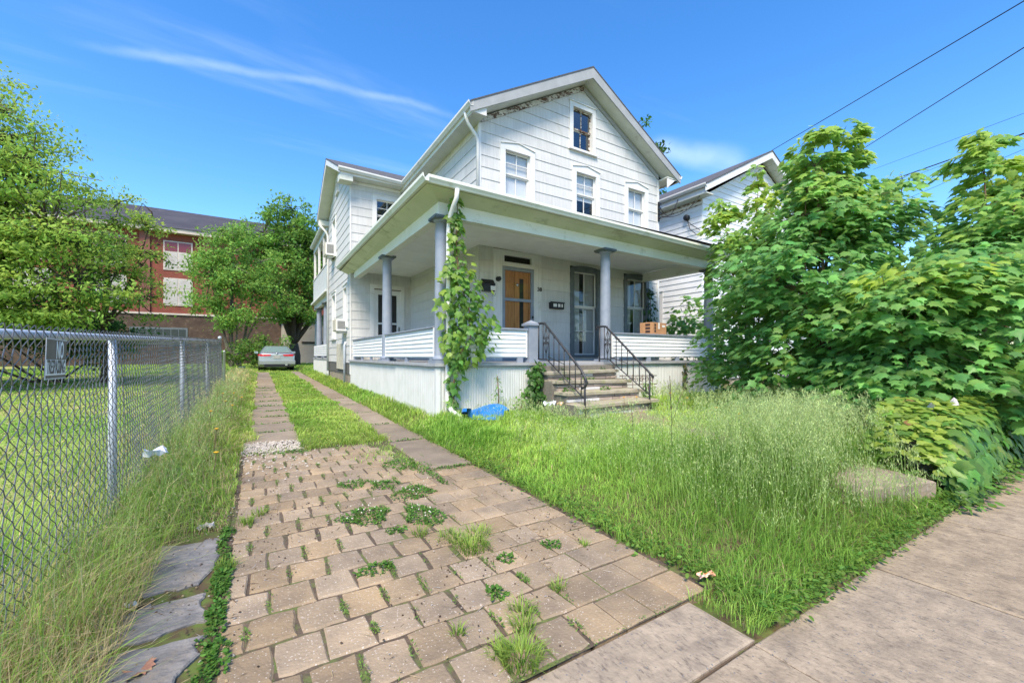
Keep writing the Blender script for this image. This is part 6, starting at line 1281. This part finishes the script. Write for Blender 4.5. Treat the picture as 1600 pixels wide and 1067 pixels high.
nb_ = 5200; bx = rng.uniform(-.16,1.98,nb_); by = rng.uniform(3.9,5.75,nb_); pr = sstep(.45,.75,vnoise(bx+8,by,.4))*sstep(4.0,5.7,by)+sstep(5.35,5.75,by)*.6+sstep(.42,.0,np.abs(bx-1.38))*.7*sstep(3.9,4.4,by); k_ = (rng.random(nb_) < pr) & ~((bx > 1.46) & (by > 3.97)) ; bx, by = bx[k_], by[k_]; n_ = len(bx); f = rng.random((n_,1))
W_P.append(blades(np.stack([bx,by,drive_z(by)-.01],1), rng.uniform(.02,.075,n_), np.full(n_,.006), rng.uniform(0,6.28,n_), rng.uniform(.3,1.2,n_), G1*(1-f)+G2*f))
# continuous weedy band between the flagstones and the pavers, weeds in the wheel strip joints
for k in range(26):
    W_P += patch(-.17+random.uniform(-.03,.02), 1.45+k*.075+random.uniform(-.03,.03), random.uniform(.015,.04), random.uniform(.03,.07), random.randint(30,90), random.uniform(.013,.022), CLV, 0, .03)
for yj in (6.95,7.75,8.6,9.4,10.3,11.2,12.2,13.2,14.2,15.3): W_P += patch(.17+random.uniform(-.1,.15), yj, .3, .035, 120, .03, CLV, 0, .03)
for yj in (5.5,6.9,8.3,9.7,11.1): W_P += patch(1.72, yj, .25, .02, 70, .025, CLV, 0, .02)
W_P += patch(1.7, 3.97, .27, .04, 260, .018, CLV, 0, .03); W_P += patch(1.44, 3.7, .03, .25, 200, .018, CLV, 0, .03)
# low creeping weeds along the lawn edges
ne = 5200; ex = np.concatenate([rng.normal(2.03,.06,ne//2), rng.uniform(1.95,5.2,ne//2)]); ey = np.concatenate([rng.uniform(1.0,6.0,ne//2), rng.normal(.975,.045,ne//2)]); k_ = (ey > .88); ex, ey = ex[k_], ey[k_]; n_ = len(ex)
V_, T_ = SHAPES['oval']; Fm = frames(rng.normal(0,1,(n_,3))*np.array([1,1,.3]), np.array([0,-.3,1.])+rng.normal(0,.35,(n_,3))); S = rng.uniform(.012,.034,n_); Wv = np.einsum('nij,vj->nvi', Fm, V_)*S[:,None,None]+np.stack([ex,ey,ground_z(ex,ey)+rng.uniform(.01,.07,n_)],1)[:,None]
W_P.append((Wv.reshape(-1,3), (T_[None]+(np.arange(n_)*len(V_))[:,None,None]).reshape(-1,3), np.repeat(colours(n_, (.08,.19,.03), .25, (.24,.3,.05), .15), len(V_), 0)))
emit('paving_weeds', 'clover, moss and grass tufts growing between the pavers', W_P)
# creeper spilling from the ivy wall over the sidewalk edge
n = 1300; xx = rng.uniform(4.5,8.5,n); yy = .98+.16*rng.normal(0,1,n)*(.6+.8*vnoise(xx,xx*0,.3)); k_ = (yy > .78) & (yy < 1.35); xx, yy = xx[k_], yy[k_]; n = len(xx)
Fm = frames(np.stack([rng.normal(0,1,n), -np.abs(rng.normal(.6,.4,n)), rng.normal(-.1,.2,n)],1), np.array([0,-.35,1.])+rng.normal(0,.3,(n,3))); V_, T_ = SHAPES['oval']; S = rng.uniform(.03,.075,n); Wv = np.einsum('nij,vj->nvi', Fm, V_)*S[:,None,None]+np.stack([xx,yy,ground_z(xx,yy)+.02+rng.random(n)*.13],1)[:,None]
emit('creeper', 'small leaved creeper spilling over the sidewalk edge under the ivy', [(Wv.reshape(-1,3), (T_[None]+(np.arange(n)*len(V_))[:,None,None]).reshape(-1,3), np.repeat(colours(n, (.075,.18,.03), .22, (.24,.3,.05), .12), len(V_), 0))])

# crumbs of soil, grit and straw lying on the paving
dn = 5600; dx_ = rng.uniform(-.5,1.95,dn); dy_ = 1.3+4.3*rng.random(dn)**.8; pr = .07+.5*sstep(.5,.75,vnoise(dx_+3,dy_,.45))+1.2*sstep(-.05,-.2,dx_); k_ = rng.random(dn) < pr; dx_, dy_ = dx_[k_], dy_[k_]; dn = len(dx_)
dz = drive_z(dy_)+.004+.008*(dx_ < -.2); sz = rng.uniform(.0025,.007,dn); lng = np.where(rng.random(dn) < .3, rng.uniform(3,7,dn), 1.2); a_ = rng.uniform(0,6.28,dn); dd = np.stack([np.cos(a_),np.sin(a_),np.zeros(dn)],1); pp_ = np.stack([-np.sin(a_),np.cos(a_),np.zeros(dn)],1); c0 = np.stack([dx_,dy_,dz],1)
wv_ = np.where(lng > 2, .35, 1.0)
V = np.stack([c0+dd*(sz*lng)[:,None], c0+pp_*(sz*wv_)[:,None], c0-dd*(sz*lng)[:,None], c0-pp_*(sz*wv_)[:,None], c0+np.array([0,0,1.])*(sz*.9*wv_)[:,None]],1).reshape(-1,3)
T = (np.array([(0,1,4),(1,2,4),(2,3,4),(3,0,4)])[None]+(np.arange(dn)*5)[:,None,None]).reshape(-1,3)
pal = np.array([(.10,.07,.045),(.16,.11,.07),(.42,.34,.20),(.45,.42,.38),(.07,.05,.035)]); C = np.repeat(pal[rng.integers(0,5,dn)]*rng.uniform(.7,1.2,(dn,1)),5,0)
emit('ground_litter', 'crumbs of soil, grit and straw strewn over the paving', [(V,T,C)])
